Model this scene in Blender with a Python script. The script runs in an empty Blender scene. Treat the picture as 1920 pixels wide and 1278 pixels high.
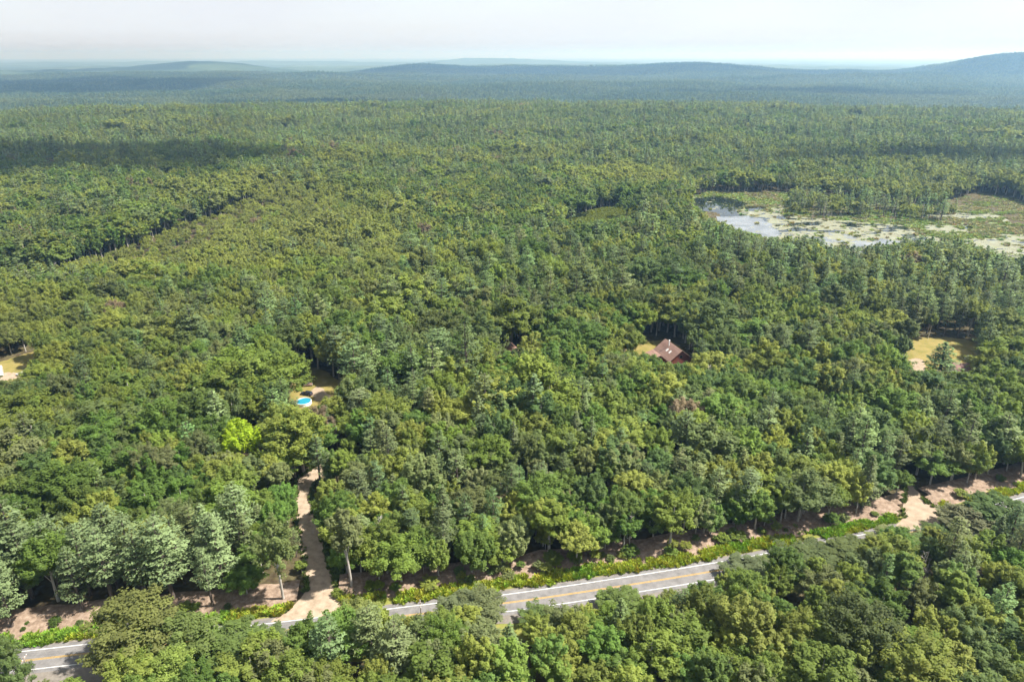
import bpy, math, random
import numpy as np

# ------------------------------------------------------------------ camera, world, sun, exposure
SC = bpy.context.scene
COL = SC.collection
CAM_H = 125.0
PITCH = math.atan((639 - 103) / 1280.0)          # camera looks this far below the horizon
FPX = 1280.0                                      # focal length in pixels of the 1920 px wide photograph
cam = bpy.data.cameras.new('camera')
cam.lens = 24.0; cam.sensor_width = 36.0; cam.clip_start = 1.0; cam.clip_end = 120000.0
cam_o = bpy.data.objects.new('camera', cam); COL.objects.link(cam_o)
cam_o.location = (0, 0, CAM_H); cam_o.rotation_euler = (math.pi / 2 - PITCH, 0, 0)
SC.camera = cam_o

SUN_AZ = math.radians(91)                         # clockwise from the view direction (+Y)
SUN_EL = math.radians(56)
w = bpy.data.worlds.new('World'); SC.world = w; w.use_nodes = True
nt = w.node_tree; nt.nodes.clear()
n_out = nt.nodes.new('ShaderNodeOutputWorld'); n_bg = nt.nodes.new('ShaderNodeBackground')
n_sky = nt.nodes.new('ShaderNodeTexSky'); n_sky.sky_type = 'NISHITA'; n_sky.sun_disc = False
n_sky.sun_elevation = SUN_EL; n_sky.sun_rotation = SUN_AZ
n_sky.altitude = 200; n_sky.air_density = 1.0; n_sky.dust_density = 2.0; n_sky.ozone_density = 1.0
n_tc = nt.nodes.new('ShaderNodeTexCoord')
n_map = nt.nodes.new('ShaderNodeMapping'); n_map.inputs['Scale'].default_value = (1.6, 1.6, 4.0)
n_no = nt.nodes.new('ShaderNodeTexNoise'); n_no.inputs['Scale'].default_value = 1.7
n_no.inputs['Detail'].default_value = 6.0; n_no.inputs['Roughness'].default_value = 0.55
n_ramp = nt.nodes.new('ShaderNodeMapRange')
n_ramp.inputs['From Min'].default_value = 0.30; n_ramp.inputs['From Max'].default_value = 0.68
n_ramp.inputs['To Min'].default_value = 0.72; n_ramp.inputs['To Max'].default_value = 0.97
n_mix = nt.nodes.new('ShaderNodeMix'); n_mix.data_type = 'RGBA'
n_mix.inputs[7].default_value = (2.72, 2.82, 3.02, 1)          # thin high cloud veil
n_bg.inputs['Strength'].default_value = 0.1
L = nt.links.new
L(n_tc.outputs['Generated'], n_map.inputs['Vector']); L(n_map.outputs[0], n_no.inputs['Vector'])
L(n_no.outputs['Fac'], n_ramp.inputs['Value']); L(n_ramp.outputs[0], n_mix.inputs[0])
L(n_sky.outputs[0], n_mix.inputs[6]); L(n_mix.outputs[2], n_bg.inputs['Color']); L(n_bg.outputs[0], n_out.inputs[0])

sun = bpy.data.lights.new('sun', 'SUN'); sun.energy = 4.3; sun.angle = math.radians(2.0); sun.color = (1.0, 0.96, 0.89)
sun_o = bpy.data.objects.new('sun', sun); COL.objects.link(sun_o)
sun_o.location = (0, 0, 400)
sun_o.rotation_euler = (math.pi / 2 - SUN_EL, 0, -SUN_AZ + math.pi)
SUN_DIR = np.array([math.sin(SUN_AZ) * math.cos(SUN_EL), math.cos(SUN_AZ) * math.cos(SUN_EL), math.sin(SUN_EL)])
from mathutils import Vector
sun_o.rotation_euler = Vector(SUN_DIR).to_track_quat('Z', 'Y').to_euler()

vs = SC.view_settings
vs.view_transform = 'Standard'; vs.look = 'None'; vs.exposure = 1.68; vs.gamma = 1.0; vs.use_curve_mapping = False
cy = SC.cycles
cy.max_bounces = 8; cy.diffuse_bounces = 6; cy.glossy_bounces = 2; cy.transmission_bounces = 6
cy.transparent_max_bounces = 6; cy.volume_bounces = 0
cy.use_denoising = True; cy.use_adaptive_sampling = True; cy.adaptive_threshold = 0.02
try:
    cy.denoiser = 'OPENIMAGEDENOISE'; cy.denoising_prefilter = 'ACCURATE'
except Exception:
    pass

# ------------------------------------------------------------------ helpers
rng = np.random.default_rng(7)
CP, SP = math.cos(PITCH), math.sin(PITCH)


def U(px, py, z=0.0):
    """ground point (at height z) where the photograph shows pixel px, py"""
    u = (px - 960) / FPX; v = -(py - 639) / FPX
    d = (u, CP + v * SP, -SP + v * CP)
    t = (z - CAM_H) / d[2]
    return d[0] * t, d[1] * t


def proj(x, y, z):
    dz = z - CAM_H
    dep = y * CP - dz * SP
    up = y * SP + dz * CP
    dep = np.maximum(dep, 1e-3)
    return 960 + FPX * x / dep, 639 - FPX * up / dep, dep


def hash01(ix, iy, seed):
    n = (ix.astype(np.int64) * 374761393 + iy.astype(np.int64) * 668265263 + seed * 974711) & 0x7fffffff
    n = ((n ^ (n >> 13)) * 1274126177) & 0x7fffffff
    n = n ^ (n >> 16)
    return (n & 0xffff) / 65535.0


def vnoise(x, y, seed=0):
    x = np.asarray(x, float); y = np.asarray(y, float)
    ix = np.floor(x); iy = np.floor(y); fx = x - ix; fy = y - iy
    fx = fx * fx * (3 - 2 * fx); fy = fy * fy * (3 - 2 * fy)
    a = hash01(ix, iy, seed); b = hash01(ix + 1, iy, seed); c = hash01(ix, iy + 1, seed); d = hash01(ix + 1, iy + 1, seed)
    return (a * (1 - fx) + b * fx) * (1 - fy) + (c * (1 - fx) + d * fx) * fy


def fbm(x, y, seed=0, octv=4):
    s = 0; a = 1; t = 0
    for i in range(octv):
        s = s + a * vnoise(np.asarray(x) * 2 ** i, np.asarray(y) * 2 ** i, seed + 17 * i); t += a; a *= 0.5
    return s / t


def S(x, a, b):
    t = np.clip((np.asarray(x, float) - a) / (b - a), 0, 1)
    return t * t * (3 - 2 * t)


def inpoly(x, y, poly):
    x = np.asarray(x, float); y = np.asarray(y, float)
    r = np.zeros(x.shape, bool); n = len(poly); j = n - 1
    for i in range(n):
        xi, yi = poly[i]; xj, yj = poly[j]
        c = ((yi > y) != (yj > y)) & (x < (xj - xi) * (y - yi) / ((yj - yi) if yj != yi else 1e-9) + xi)
        r ^= c; j = i
    return r


def PU(pts, z=0.0):
    return [U(px, py, z) for px, py in pts]


def mesh_obj(name, v, f, mats, parent=None, smooth=False, matidx=None, fattr=None, vn=None):
    me = bpy.data.meshes.new(name)
    v = np.asarray(v, np.float32)
    if isinstance(f, np.ndarray):
        k = f.shape[1]; nf = len(f)
        me.vertices.add(len(v)); me.vertices.foreach_set('co', v.ravel())
        me.loops.add(nf * k); me.loops.foreach_set('vertex_index', f.ravel().astype(np.int32))
        me.polygons.add(nf); me.polygons.foreach_set('loop_start', (np.arange(nf) * k).astype(np.int32))
        try:
            me.polygons.foreach_set('loop_total', np.full(nf, k, np.int32))
        except Exception:
            pass
        me.update(calc_edges=True)
    else:
        me.from_pydata([tuple(q) for q in v.tolist()], [], f)
    for m in (mats if isinstance(mats, (list, tuple)) else [mats]):
        me.materials.append(m)
    if matidx is not None:
        me.polygons.foreach_set('material_index', np.asarray(matidx, np.int32))
    me.polygons.foreach_set('use_smooth', np.full(len(me.polygons), smooth, bool))
    if fattr is not None:
        a = me.attributes.new('shade', 'FLOAT', 'FACE'); a.data.foreach_set('value', np.asarray(fattr, np.float32))
    me.validate()
    if vn is not None:
        me.polygons.foreach_set('use_smooth', np.full(len(me.polygons), True, bool))
        me.normals_split_custom_set_from_vertices(np.asarray(vn, float).tolist())
    o = bpy.data.objects.new(name, me); COL.objects.link(o)
    if parent is not None:
        o.parent = parent
    return o


def tag(o, label=None, cat=None, group=None, kind=None):
    if label: o['label'] = label
    if cat: o['category'] = cat
    if group: o['group'] = group
    if kind: o['kind'] = kind
    return o


def empty(name, loc, rz=0.0):
    o = bpy.data.objects.new(name, None); COL.objects.link(o)
    o.location = loc; o.rotation_euler = (0, 0, rz); o.empty_display_size = 0.5
    return o


class MB:
    """collects boxes, tubes, prisms and polygons into one mesh"""
    def __init__(s): s.v = []; s.f = []
    def box(s, x0, x1, y0, y1, z0, z1):
        b = len(s.v)
        s.v += [(x0, y0, z0), (x1, y0, z0), (x1, y1, z0), (x0, y1, z0), (x0, y0, z1), (x1, y0, z1), (x1, y1, z1), (x0, y1, z1)]
        s.f += [(b, b + 3, b + 2, b + 1), (b + 4, b + 5, b + 6, b + 7), (b, b + 1, b + 5, b + 4), (b + 1, b + 2, b + 6, b + 5), (b + 2, b + 3, b + 7, b + 6), (b + 3, b, b + 4, b + 7)]
        return s
    def poly(s, pts):
        b = len(s.v); s.v += [tuple(p) for p in pts]; s.f.append(tuple(range(b, b + len(pts)))); return s
    def slab(s, pts, th):
        """closed slab from a planar quad list, thickened downwards"""
        n = len(pts); b = len(s.v)
        s.v += [tuple(p) for p in pts] + [(p[0], p[1], p[2] - th) for p in pts]
        s.f.append(tuple(range(b, b + n))); s.f.append(tuple(range(b + 2 * n - 1, b + n - 1, -1)))
        for i in range(n):
            j = (i + 1) % n; s.f.append((b + i, b + n + i, b + n + j, b + j))
        return s
    def tube(s, pts, rad, n=6, cap=True):
        pts = [np.array(p, float) for p in pts]; b = len(s.v); m = len(pts)
        for i, p in enumerate(pts):
            d = pts[min(i + 1, m - 1)] - pts[max(i - 1, 0)]; d = d / (np.linalg.norm(d) + 1e-9)
            a = np.cross(d, (0, 0, 1.0)) if abs(d[2]) < 0.95 else np.cross(d, (1.0, 0, 0)); a /= np.linalg.norm(a); c = np.cross(d, a)
            r = rad[i] if hasattr(rad, '__len__') else rad
            for k in range(n):
                t = 2 * math.pi * k / n
                s.v.append(tuple(p + r * (math.cos(t) * a + math.sin(t) * c)))
        for i in range(m - 1):
            for k in range(n):
                k2 = (k + 1) % n
                s.f.append((b + i * n + k, b + i * n + k2, b + (i + 1) * n + k2, b + (i + 1) * n + k))
        if cap:
            s.f.append(tuple(b + k for k in range(n - 1, -1, -1))); s.f.append(tuple(b + (m - 1) * n + k for k in range(n)))
        return s
    def cyl(s, c, r0, r1, z0, z1, n=20):
        return s.tube([(c[0], c[1], z0), (c[0], c[1], z1)], [r0, r1], n)
    def prism(s, prof, y0, y1):
        """profile in x,z extruded along y"""
        n = len(prof); b = len(s.v)
        s.v += [(p[0], y0, p[1]) for p in prof] + [(p[0], y1, p[1]) for p in prof]
        s.f.append(tuple(range(b, b + n))); s.f.append(tuple(range(b + 2 * n - 1, b + n - 1, -1)))
        for i in range(n):
            j = (i + 1) % n; s.f.append((b + i, b + n + i, b + n + j, b + j))
        return s
    def build(s, name, mat, parent=None, smooth=False):
        return mesh_obj(name, s.v, s.f, mat, parent, smooth)


# ------------------------------------------------------------------ materials
def mat_new(name):
    m = bpy.data.materials.new(name); m.use_nodes = True
    t = m.node_tree; t.nodes.clear()
    o = t.nodes.new('ShaderNodeOutputMaterial')
    return m, t, o


def N(t, kind, **kw):
    n = t.nodes.new(kind)
    for k, v in kw.items():
        if k in n.inputs: n.inputs[k].default_value = v
        else: setattr(n, k, v)
    return n


def mat_noise(name, cols, scale=1.0, rough=0.9, detail=6.0, spec=0.2, bump=0.0, metallic=0.0, stretch=None, pos=None, bscale=None):
    """colour ramp over object-space noise"""
    m, t, o = mat_new(name)
    b = N(t, 'ShaderNodeBsdfPrincipled', Roughness=rough, Metallic=metallic)
    b.inputs['Specular IOR Level'].default_value = spec
    tc = N(t, 'ShaderNodeTexCoord'); src = tc.outputs['Object']
    if stretch:
        mp = N(t, 'ShaderNodeMapping'); mp.inputs['Scale'].default_value = stretch
        t.links.new(src, mp.inputs['Vector']); src = mp.outputs[0]
    no = N(t, 'ShaderNodeTexNoise', Scale=scale, Detail=detail, Roughness=0.6)
    t.links.new(src, no.inputs['Vector'])
    r = N(t, 'ShaderNodeValToRGB'); e = r.color_ramp.elements
    n = len(cols)
    while len(e) < n: e.new(0.5)
    for i, c in enumerate(cols):
        e[i].position = pos[i] if pos else 0.28 + 0.44 * i / max(n - 1, 1); e[i].color = (*c, 1)
    t.links.new(no.outputs['Fac'], r.inputs[0]); t.links.new(r.outputs[0], b.inputs['Base Color'])
    if bump:
        bp = N(t, 'ShaderNodeBump', Strength=bump, Distance=0.1)
        n2 = N(t, 'ShaderNodeTexNoise', Scale=bscale or scale * 4, Detail=4.0); t.links.new(src, n2.inputs['Vector'])
        t.links.new(n2.outputs['Fac'], bp.inputs['Height']); t.links.new(bp.outputs[0], b.inputs['Normal'])
    t.links.new(b.outputs[0], o.inputs[0])
    return m


def mat_leaf(name, trans=0.5, rough=0.6, spec=0.12):
    """leaf colour = the tree's own tint times the clump's variation"""
    m, t, o = mat_new(name)
    at = N(t, 'ShaderNodeAttribute'); at.attribute_type = 'INSTANCER'; at.attribute_name = 'tint'
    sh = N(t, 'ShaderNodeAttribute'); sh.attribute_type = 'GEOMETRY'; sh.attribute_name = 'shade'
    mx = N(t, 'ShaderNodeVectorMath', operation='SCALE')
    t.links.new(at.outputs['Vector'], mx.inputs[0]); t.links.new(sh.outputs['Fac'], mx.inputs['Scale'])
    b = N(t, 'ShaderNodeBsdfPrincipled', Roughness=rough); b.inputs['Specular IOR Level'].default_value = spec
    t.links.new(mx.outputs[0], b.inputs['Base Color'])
    tr = N(t, 'ShaderNodeBsdfTranslucent')
    wm = N(t, 'ShaderNodeVectorMath', operation='MULTIPLY'); wm.inputs[1].default_value = (1.25, 1.25, 0.7)
    t.links.new(mx.outputs[0], wm.inputs[0]); t.links.new(wm.outputs[0], tr.inputs['Color'])
    ms = N(t, 'ShaderNodeMixShader', Fac=trans)
    t.links.new(b.outputs[0], ms.inputs[1]); t.links.new(tr.outputs[0], ms.inputs[2]); t.links.new(ms.outputs[0], o.inputs[0])
    return m


def mat_flat(name, col, rough=0.6, metallic=0.0, spec=0.4, var=0.12, scale=3.0):
    c0 = tuple(max(0, c * (1 - var)) for c in col); c1 = tuple(min(1, c * (1 + var)) for c in col)
    return mat_noise(name, [c0, c1], scale, rough, 4.0, spec, metallic=metallic)


M = {}
M['leaf'] = mat_leaf('leaf')
M['needle'] = mat_leaf('needle', 0.30, 0.6, 0.12)
M['far_leaf'] = mat_leaf('far_leaf', 0.3, 0.7, 0.15)
M['bark'] = mat_noise('bark', [(0.20, 0.175, 0.145), (0.35, 0.32, 0.28), (0.48, 0.45, 0.41)], 2.5, 0.95, stretch=(1, 1, 0.25))
M['pine_bark'] = mat_noise('pine_bark', [(0.07, 0.055, 0.045), (0.15, 0.12, 0.10)], 2.5, 0.95, stretch=(1, 1, 0.3))
M['dead_wood'] = mat_noise('dead_wood', [(0.24, 0.21, 0.18), (0.42, 0.38, 0.34)], 2.0, 0.95, stretch=(1, 1, 0.3))
M['asphalt'] = mat_noise('asphalt', [(0.095, 0.09, 0.087), (0.14, 0.133, 0.129), (0.175, 0.167, 0.162)], 0.5, 0.9, 9.0, 0.2, bump=0.1, bscale=30)
M['gravel_shoulder'] = mat_noise('gravel_shoulder', [(0.12, 0.105, 0.09), (0.18, 0.16, 0.135)], 1.2, 0.95, 9.0)
M['white_paint'] = mat_noise('white_paint', [(0.26, 0.26, 0.255), (0.46, 0.46, 0.45), (0.55, 0.55, 0.54)], 1.6, 0.7, 8.0)
M['yellow_paint'] = mat_noise('yellow_paint', [(0.30, 0.18, 0.035), (0.42, 0.26, 0.045)], 1.6, 0.7, 8.0)
M['drive'] = mat_noise('drive', [(0.18, 0.135, 0.09), (0.27, 0.21, 0.15), (0.34, 0.27, 0.20)], 0.5, 0.95, 9.0, 0.1, bump=0.2, bscale=9)
M['sand'] = mat_noise('sand', [(0.19, 0.145, 0.10), (0.31, 0.245, 0.18)], 0.4, 0.95, 9.0, 0.1)
M['verge'] = mat_noise('verge', [(0.10, 0.095, 0.03), (0.15, 0.16, 0.035), (0.20, 0.18, 0.06)], 0.5, 0.95, 8.0, 0.1, bump=0.3, bscale=6)
M['litter'] = mat_noise('litter', [(0.10, 0.07, 0.05), (0.20, 0.145, 0.105), (0.29, 0.225, 0.175)], 0.9, 0.95, 10.0, 0.1, bump=0.5, bscale=5)
M['lawn'] = mat_noise('lawn', [(0.09, 0.095, 0.02), (0.175, 0.145, 0.045), (0.23, 0.175, 0.07)], 0.16, 0.95, 8.0, 0.1)
M['lush'] = mat_noise('lush', [(0.08, 0.11, 0.03), (0.14, 0.16, 0.045)], 0.6, 0.95, 8.0, 0.1)
M['grass'] = mat_leaf('grass', 0.3, 0.7, 0.15)
M['marsh'] = mat_noise('marsh', [(0.10, 0.125, 0.05), (0.14, 0.165, 0.065), (0.165, 0.165, 0.095)], 0.06, 0.95, 9.0, 0.1)
M['mat_algae'] = mat_noise('mat_algae', [(0.09, 0.10, 0.055), (0.155, 0.15, 0.095), (0.165, 0.175, 0.115), (0.22, 0.22, 0.18)], 0.12, 0.6, 9.0, 0.3)
M['shallow'] = mat_noise('shallow', [(0.07, 0.08, 0.085), (0.13, 0.14, 0.145), (0.20, 0.21, 0.215)], 0.08, 0.12, 8.0, 0.5)  # pale greys paint the bright sky reflection into the water colour
M['wire'] = mat_flat('wire', (0.05, 0.05, 0.05), 0.6)
M['pole_wood'] = mat_noise('pole_wood', [(0.20, 0.16, 0.13), (0.33, 0.28, 0.24)], 3.0, 0.9, stretch=(1, 1, 0.2))
M['glass'] = mat_flat('glass', (0.03, 0.035, 0.04), 0.08, spec=0.8)
M['white_metal'] = mat_flat('white_metal', (0.75, 0.75, 0.74), 0.45, var=0.06)
M['roof_red'] = mat_noise('roof_red', [(0.15, 0.085, 0.062), (0.21, 0.125, 0.095), (0.26, 0.165, 0.13)], 0.7, 0.7, 8.0, 0.35, stretch=(1, 0.25, 1))
M['log_red'] = mat_noise('log_red', [(0.12, 0.035, 0.025), (0.20, 0.065, 0.045)], 2.0, 0.8, stretch=(1, 1, 6))
M['roof_brown'] = mat_noise('roof_brown', [(0.17, 0.10, 0.085), (0.26, 0.16, 0.14)], 1.2, 0.9)
M['trim'] = mat_flat('trim', (0.32, 0.19, 0.12), 0.7)
M['car_dark'] = mat_flat('car_dark', (0.012, 0.016, 0.03), 0.2, spec=0.6)
M['car_white'] = mat_flat('car_white', (0.72, 0.72, 0.72), 0.25, spec=0.6, var=0.03)
M['rubber'] = mat_flat('rubber', (0.02, 0.02, 0.02), 0.9)
M['rim'] = mat_flat('rim', (0.45, 0.45, 0.46), 0.35, metallic=0.7)
M['brown'] = mat_flat('brown', (0.14, 0.085, 0.06), 0.8, var=0.25)
M['red_glass'] = mat_flat('red_glass', (0.25, 0.01, 0.01), 0.3)
M['lamp_glass'] = mat_flat('lamp_glass', (0.6, 0.6, 0.58), 0.2)


def mat_ground():
    m, t, o = mat_new('forest_floor')
    b = N(t, 'ShaderNodeBsdfPrincipled', Roughness=0.95); b.inputs['Specular IOR Level'].default_value = 0.1
    ge = N(t, 'ShaderNodeNewGeometry')
    ln = N(t, 'ShaderNodeVectorMath', operation='LENGTH'); t.links.new(ge.outputs['Position'], ln.inputs[0])
    mr = N(t, 'ShaderNodeMapRange'); mr.inputs['From Min'].default_value = 2000; mr.inputs['From Max'].default_value = 2600
    t.links.new(ln.outputs['Value'], mr.inputs['Value'])
    n1 = N(t, 'ShaderNodeTexNoise', Scale=0.25, Detail=10.0, Roughness=0.65); t.links.new(ge.outputs['Position'], n1.inputs['Vector'])
    r1 = N(t, 'ShaderNodeValToRGB'); e = r1.color_ramp.elements
    e[0].position = .35; e[0].color = (0.050, 0.036, 0.022, 1); e[1].position = .65; e[1].color = (0.085, 0.075, 0.035, 1)
    t.links.new(n1.outputs['Fac'], r1.inputs[0])
    # unbroken canopy seen from many kilometres away
    n2 = N(t, 'ShaderNodeTexNoise', Scale=0.0011, Detail=12.0, Roughness=0.72); t.links.new(ge.outputs['Position'], n2.inputs['Vector'])
    r2 = N(t, 'ShaderNodeValToRGB'); e = r2.color_ramp.elements
    e[0].position = .34; e[0].color = (0.018, 0.034, 0.014, 1); e[1].position = .66; e[1].color = (0.072, 0.095, 0.028, 1)
    e.new(.5).color = (0.038, 0.060, 0.020, 1)
    t.links.new(n2.outputs['Fac'], r2.inputs[0])
    mx = N(t, 'ShaderNodeMix'); mx.data_type = 'RGBA'
    t.links.new(mr.outputs[0], mx.inputs[0]); t.links.new(r1.outputs[0], mx.inputs[6]); t.links.new(r2.outputs[0], mx.inputs[7])
    t.links.new(mx.outputs[2], b.inputs['Base Color'])
    n3 = N(t, 'ShaderNodeTexNoise', Scale=0.02, Detail=5.0, Roughness=0.7); t.links.new(ge.outputs['Position'], n3.inputs['Vector'])
    bp = N(t, 'ShaderNodeBump', Strength=0.6, Distance=20.0); t.links.new(n3.outputs['Fac'], bp.inputs['Height'])
    t.links.new(bp.outputs[0], b.inputs['Normal'])
    t.links.new(b.outputs[0], o.inputs[0])
    return m


def mat_water(name, col, rough=0.02, bump=0.02):
    m, t, o = mat_new(name)
    b = N(t, 'ShaderNodeBsdfPrincipled', Roughness=rough); b.inputs['Base Color'].default_value = (*col, 1)
    b.inputs['Specular IOR Level'].default_value = 0.5; b.inputs['IOR'].default_value = 1.33
    tc = N(t, 'ShaderNodeTexCoord'); no = N(t, 'ShaderNodeTexNoise', Scale=0.6, Detail=3.0)
    t.links.new(tc.outputs['Object'], no.inputs['Vector'])
    bp = N(t, 'ShaderNodeBump', Strength=bump, Distance=0.05); t.links.new(no.outputs['Fac'], bp.inputs['Height'])
    t.links.new(bp.outputs[0], b.inputs['Normal']); t.links.new(b.outputs[0], o.inputs[0])
    return m


M['ground'] = mat_ground()
M['water'] = mat_water('water', (0.010, 0.014, 0.012))
M['pool_water'] = mat_water('pool_water', (0.02, 0.20, 0.28), 0.05, 0.25)
M['pool_liner'] = mat_flat('pool_liner', (0.10, 0.45, 0.58), 0.4)

# ------------------------------------------------------------------ terrain
HILLS = [  # x, y, height above the plain, sigma x, sigma y
    (1600, 6000, 84, 430, 600), (2400, 6300, 18, 900, 600), (820, 6100, 14, 500, 500),
    (3860, 5600, 136, 400, 700), (3300, 5100, 22, 600, 400), (4700, 5700, 45, 700, 800),
    (-3313, 8000, 84, 480, 600), (-4700, 7300, 34, 1300, 500), (-2400, 7400, 14, 900, 500),
    (-907, 7000, 62, 340, 500), (-200, 6600, 40, 900, 450), (500, 7200, 36, 900, 500),
    (-600, 14000, 80, 900, 900), (900, 14500, 62, 1500, 900), (-6000, 15500, 60, 3000, 900),
    (-1500, 5200, 40, 700, 180), (300, 5000, 36, 800, 160), (1500, 4600, 30, 600, 150), (2600, 4700, 34, 700, 160), (-3000, 5600, 44, 900, 200),
    (-500, 9500, 42, 2200, 300), (2500, 9800, 40, 2000, 300), (-3500, 10500, 40, 2500, 300), (1500, 12000, 50, 2500, 400),
    (-1800, 4300, 22, 900, 300), (600, 3700, 24, 700, 260), (2400, 3900, 20, 900, 280), (-900, 3300, 16, 500, 220),
]
POND_C = (290.0, 560.0)


def ground_z(x, y):
    x = np.asarray(x, float); y = np.asarray(y, float)
    r = np.hypot(x, y)
    flat = np.exp(-(((x - POND_C[0]) / 260) ** 2 + ((y - POND_C[1]) / 210) ** 2) ** 2)
    flat = np.maximum(flat, np.exp(-(((x - 75) / 75) ** 2 + ((y - 570) / 60) ** 2) ** 2))
    z = (fbm(x / 260, y / 260, 3, 3) - 0.5) * 22 * S(r, 340, 800) * (1 - flat)
    z = z + 5 * S(r, 900, 1500) * (0.75 + 0.5 * vnoise(x / 420, 0.5 + 0 * y, 5)) - 62 * S(r, 1620, 2450)
    z = z + (fbm(x / 900, y / 380, 11, 4) - 0.5) * 66 * S(r, 2300, 3200)
    z = z + (fbm(x / 3000, y / 1200, 31, 3) - 0.5) * 18 * S(r, 5000, 9000)
    for hx, hy, h, sx, sy in HILLS:
        w = 1 + 0.25 * (fbm(x / 500, y / 500, int(abs(hx)) % 97, 3) - 0.5)
        z = z + h * np.exp(-0.5 * (((x - hx) / sx) ** 2 + ((y - hy) / sy) ** 2)) * w
    return z


def build_ground():
    front = np.linspace(-52, 52, 520); back = np.linspace(52, 308, 60)[1:-1]
    th = np.radians(np.concatenate([front, back])); nt_ = len(th)
    rr = np.concatenate([np.linspace(20, 340, 18), np.geomspace(350, 9000, 240), np.geomspace(9300, 42000, 40)])
    X = np.sin(th)[None, :] * rr[:, None]; Y = np.cos(th)[None, :] * rr[:, None]
    Z = ground_z(X, Y)
    v = np.stack([X, Y, Z], -1).reshape(-1, 3)
    i = np.arange(len(rr) - 1)[:, None]; k = np.arange(nt_)[None, :]; k2 = (k + 1) % nt_
    f = np.stack([i * nt_ + k, (i + 1) * nt_ + k + 0 * i, (i + 1) * nt_ + k2, i * nt_ + k2], -1).reshape(-1, 4)[:, ::-1]
    nv = len(v)
    v = np.vstack([v, [[0, 0, 0]]])
    tri = [(nv, int((kk + 1) % nt_), int(kk)) for kk in range(nt_)]
    o = mesh_obj('ground', v, np.ascontiguousarray(f), M['ground'], smooth=True)
    me = MB(); me.v = [tuple(q) for q in v[:nt_].tolist()] + [(0, 0, 0)]
    me.f = [(nt_, int((kk + 1) % nt_), int(kk)) for kk in range(nt_)]
    c = me.build('ground_centre', M['ground'], o)
    tag(o, kind='structure'); tag(c, kind='structure')


build_ground()

# ------------------------------------------------------------------ road, verge, driveways
ROADC = [(-260, 93.0), (-190, 101.5), (-140, 108.6), (-109, 113.4), (-70, 119.4), (-34, 125.3), (2.3, 131.5), (33.9, 137.9),
         (60.7, 143.9), (80.0, 149.0), (104.9, 155.5), (129.5, 162.7), (165, 174.5), (210, 191), (290, 222)]


def catmull(P, step=2.0):
    P = [np.array(p, float) for p in P]; out = []
    for i in range(len(P) - 1):
        p0 = P[max(i - 1, 0)]; p1 = P[i]; p2 = P[i + 1]; p3 = P[min(i + 2, len(P) - 1)]
        n = max(2, int(np.linalg.norm(p2 - p1) / step))
        for k in range(n):
            t = k / n
            out.append(0.5 * ((2 * p1) + (-p0 + p2) * t + (2 * p0 - 5 * p1 + 4 * p2 - p3) * t * t + (-p0 + 3 * p1 - 3 * p2 + p3) * t ** 3))
    out.append(P[-1]); return np.array(out)


RC = catmull(ROADC)
RT = np.gradient(RC, axis=0); RT /= np.linalg.norm(RT, axis=1)[:, None]
RN = np.stack([-RT[:, 1], RT[:, 0]], 1)                    # points away from the camera


def road_side(x, y):
    """signed distance from the centre line, positive beyond the road; and x along it"""
    x = np.asarray(x, float).ravel(); y = np.asarray(y, float).ravel()
    d = np.empty(len(x))
    for a in range(0, len(x), 4000):
        dx = x[a:a + 4000, None] - RC[None, :, 0]; dy = y[a:a + 4000, None] - RC[None, :, 1]
        q = dx * dx + dy * dy; j = q.argmin(1); ii = np.arange(len(j))
        d[a:a + 4000] = np.sqrt(q[ii, j]) * np.sign(dx[ii, j] * RN[j, 0] + dy[ii, j] * RN[j, 1])
    return d


DRV_L = PU([(505, 1166), (545, 1140), (574, 1105), (568, 1050), (558, 1000), (553, 960), (556, 920), (564, 893)]) + [(-63, 193), (-58, 197)]
DRV_R = PU([(660, 1150), (636, 1122), (629, 1092), (615, 1050), (603, 1000), (590, 960), (583, 930), (592, 905)]) + [(-58.5, 189), (-56, 192)]
D2_L = PU([(1672, 1000), (1692, 968), (1694, 945), (1697, 925), (1694, 905), (1680, 880)])
D2_R = PU([(1830, 968), (1775, 958), (1742, 946), (1728, 930), (1712, 910), (1696, 882)])
DRV_P = DRV_L + DRV_R[::-1]; DR2_P = D2_L + D2_R[::-1]


def strip(name, o0, o1, z, mat, parent=None, cols=1, hfun=None, rng_i=None, wob=0.0, seed=1, cut=False):
    C, Nn = (RC, RN) if rng_i is None else (RC[rng_i[0]:rng_i[1]], RN[rng_i[0]:rng_i[1]])
    n = len(C); v = []
    for i in range(n):
        w0 = wob * (vnoise(i * 0.35, 0.0, seed) - 0.5); w1 = wob * (vnoise(i * 0.35, 7.0, seed) - 0.5)
        for k in range(cols + 1):
            t = k / cols; o = (o0 + w0) * (1 - t) + (o1 + w1) * t
            p = C[i] + Nn[i] * o
            v.append((p[0], p[1], z + (hfun(p[0], p[1], t) if hfun else 0)))
    c1 = cols + 1
    f = [(i * c1 + k, (i + 1) * c1 + k, (i + 1) * c1 + k + 1, i * c1 + k + 1) for i in range(n - 1) for k in range(cols)]
    if cut:                                                 # leave the driveways free
        va = np.array(v); cc = np.array([va[list(q)].mean(0) for q in f])
        hit = np.zeros(len(f), bool)
        for pl in (DRV_P, DR2_P):
            for dx, dy in ((0, 0), (1, 0), (-1, 0), (0, 1), (0, -1)): hit |= inpoly(cc[:, 0] + dx, cc[:, 1] + dy, pl)
        f = [q for q, h in zip(f, hit) if not h]
    return mesh_obj(name, v, f, mat, parent)


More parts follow.
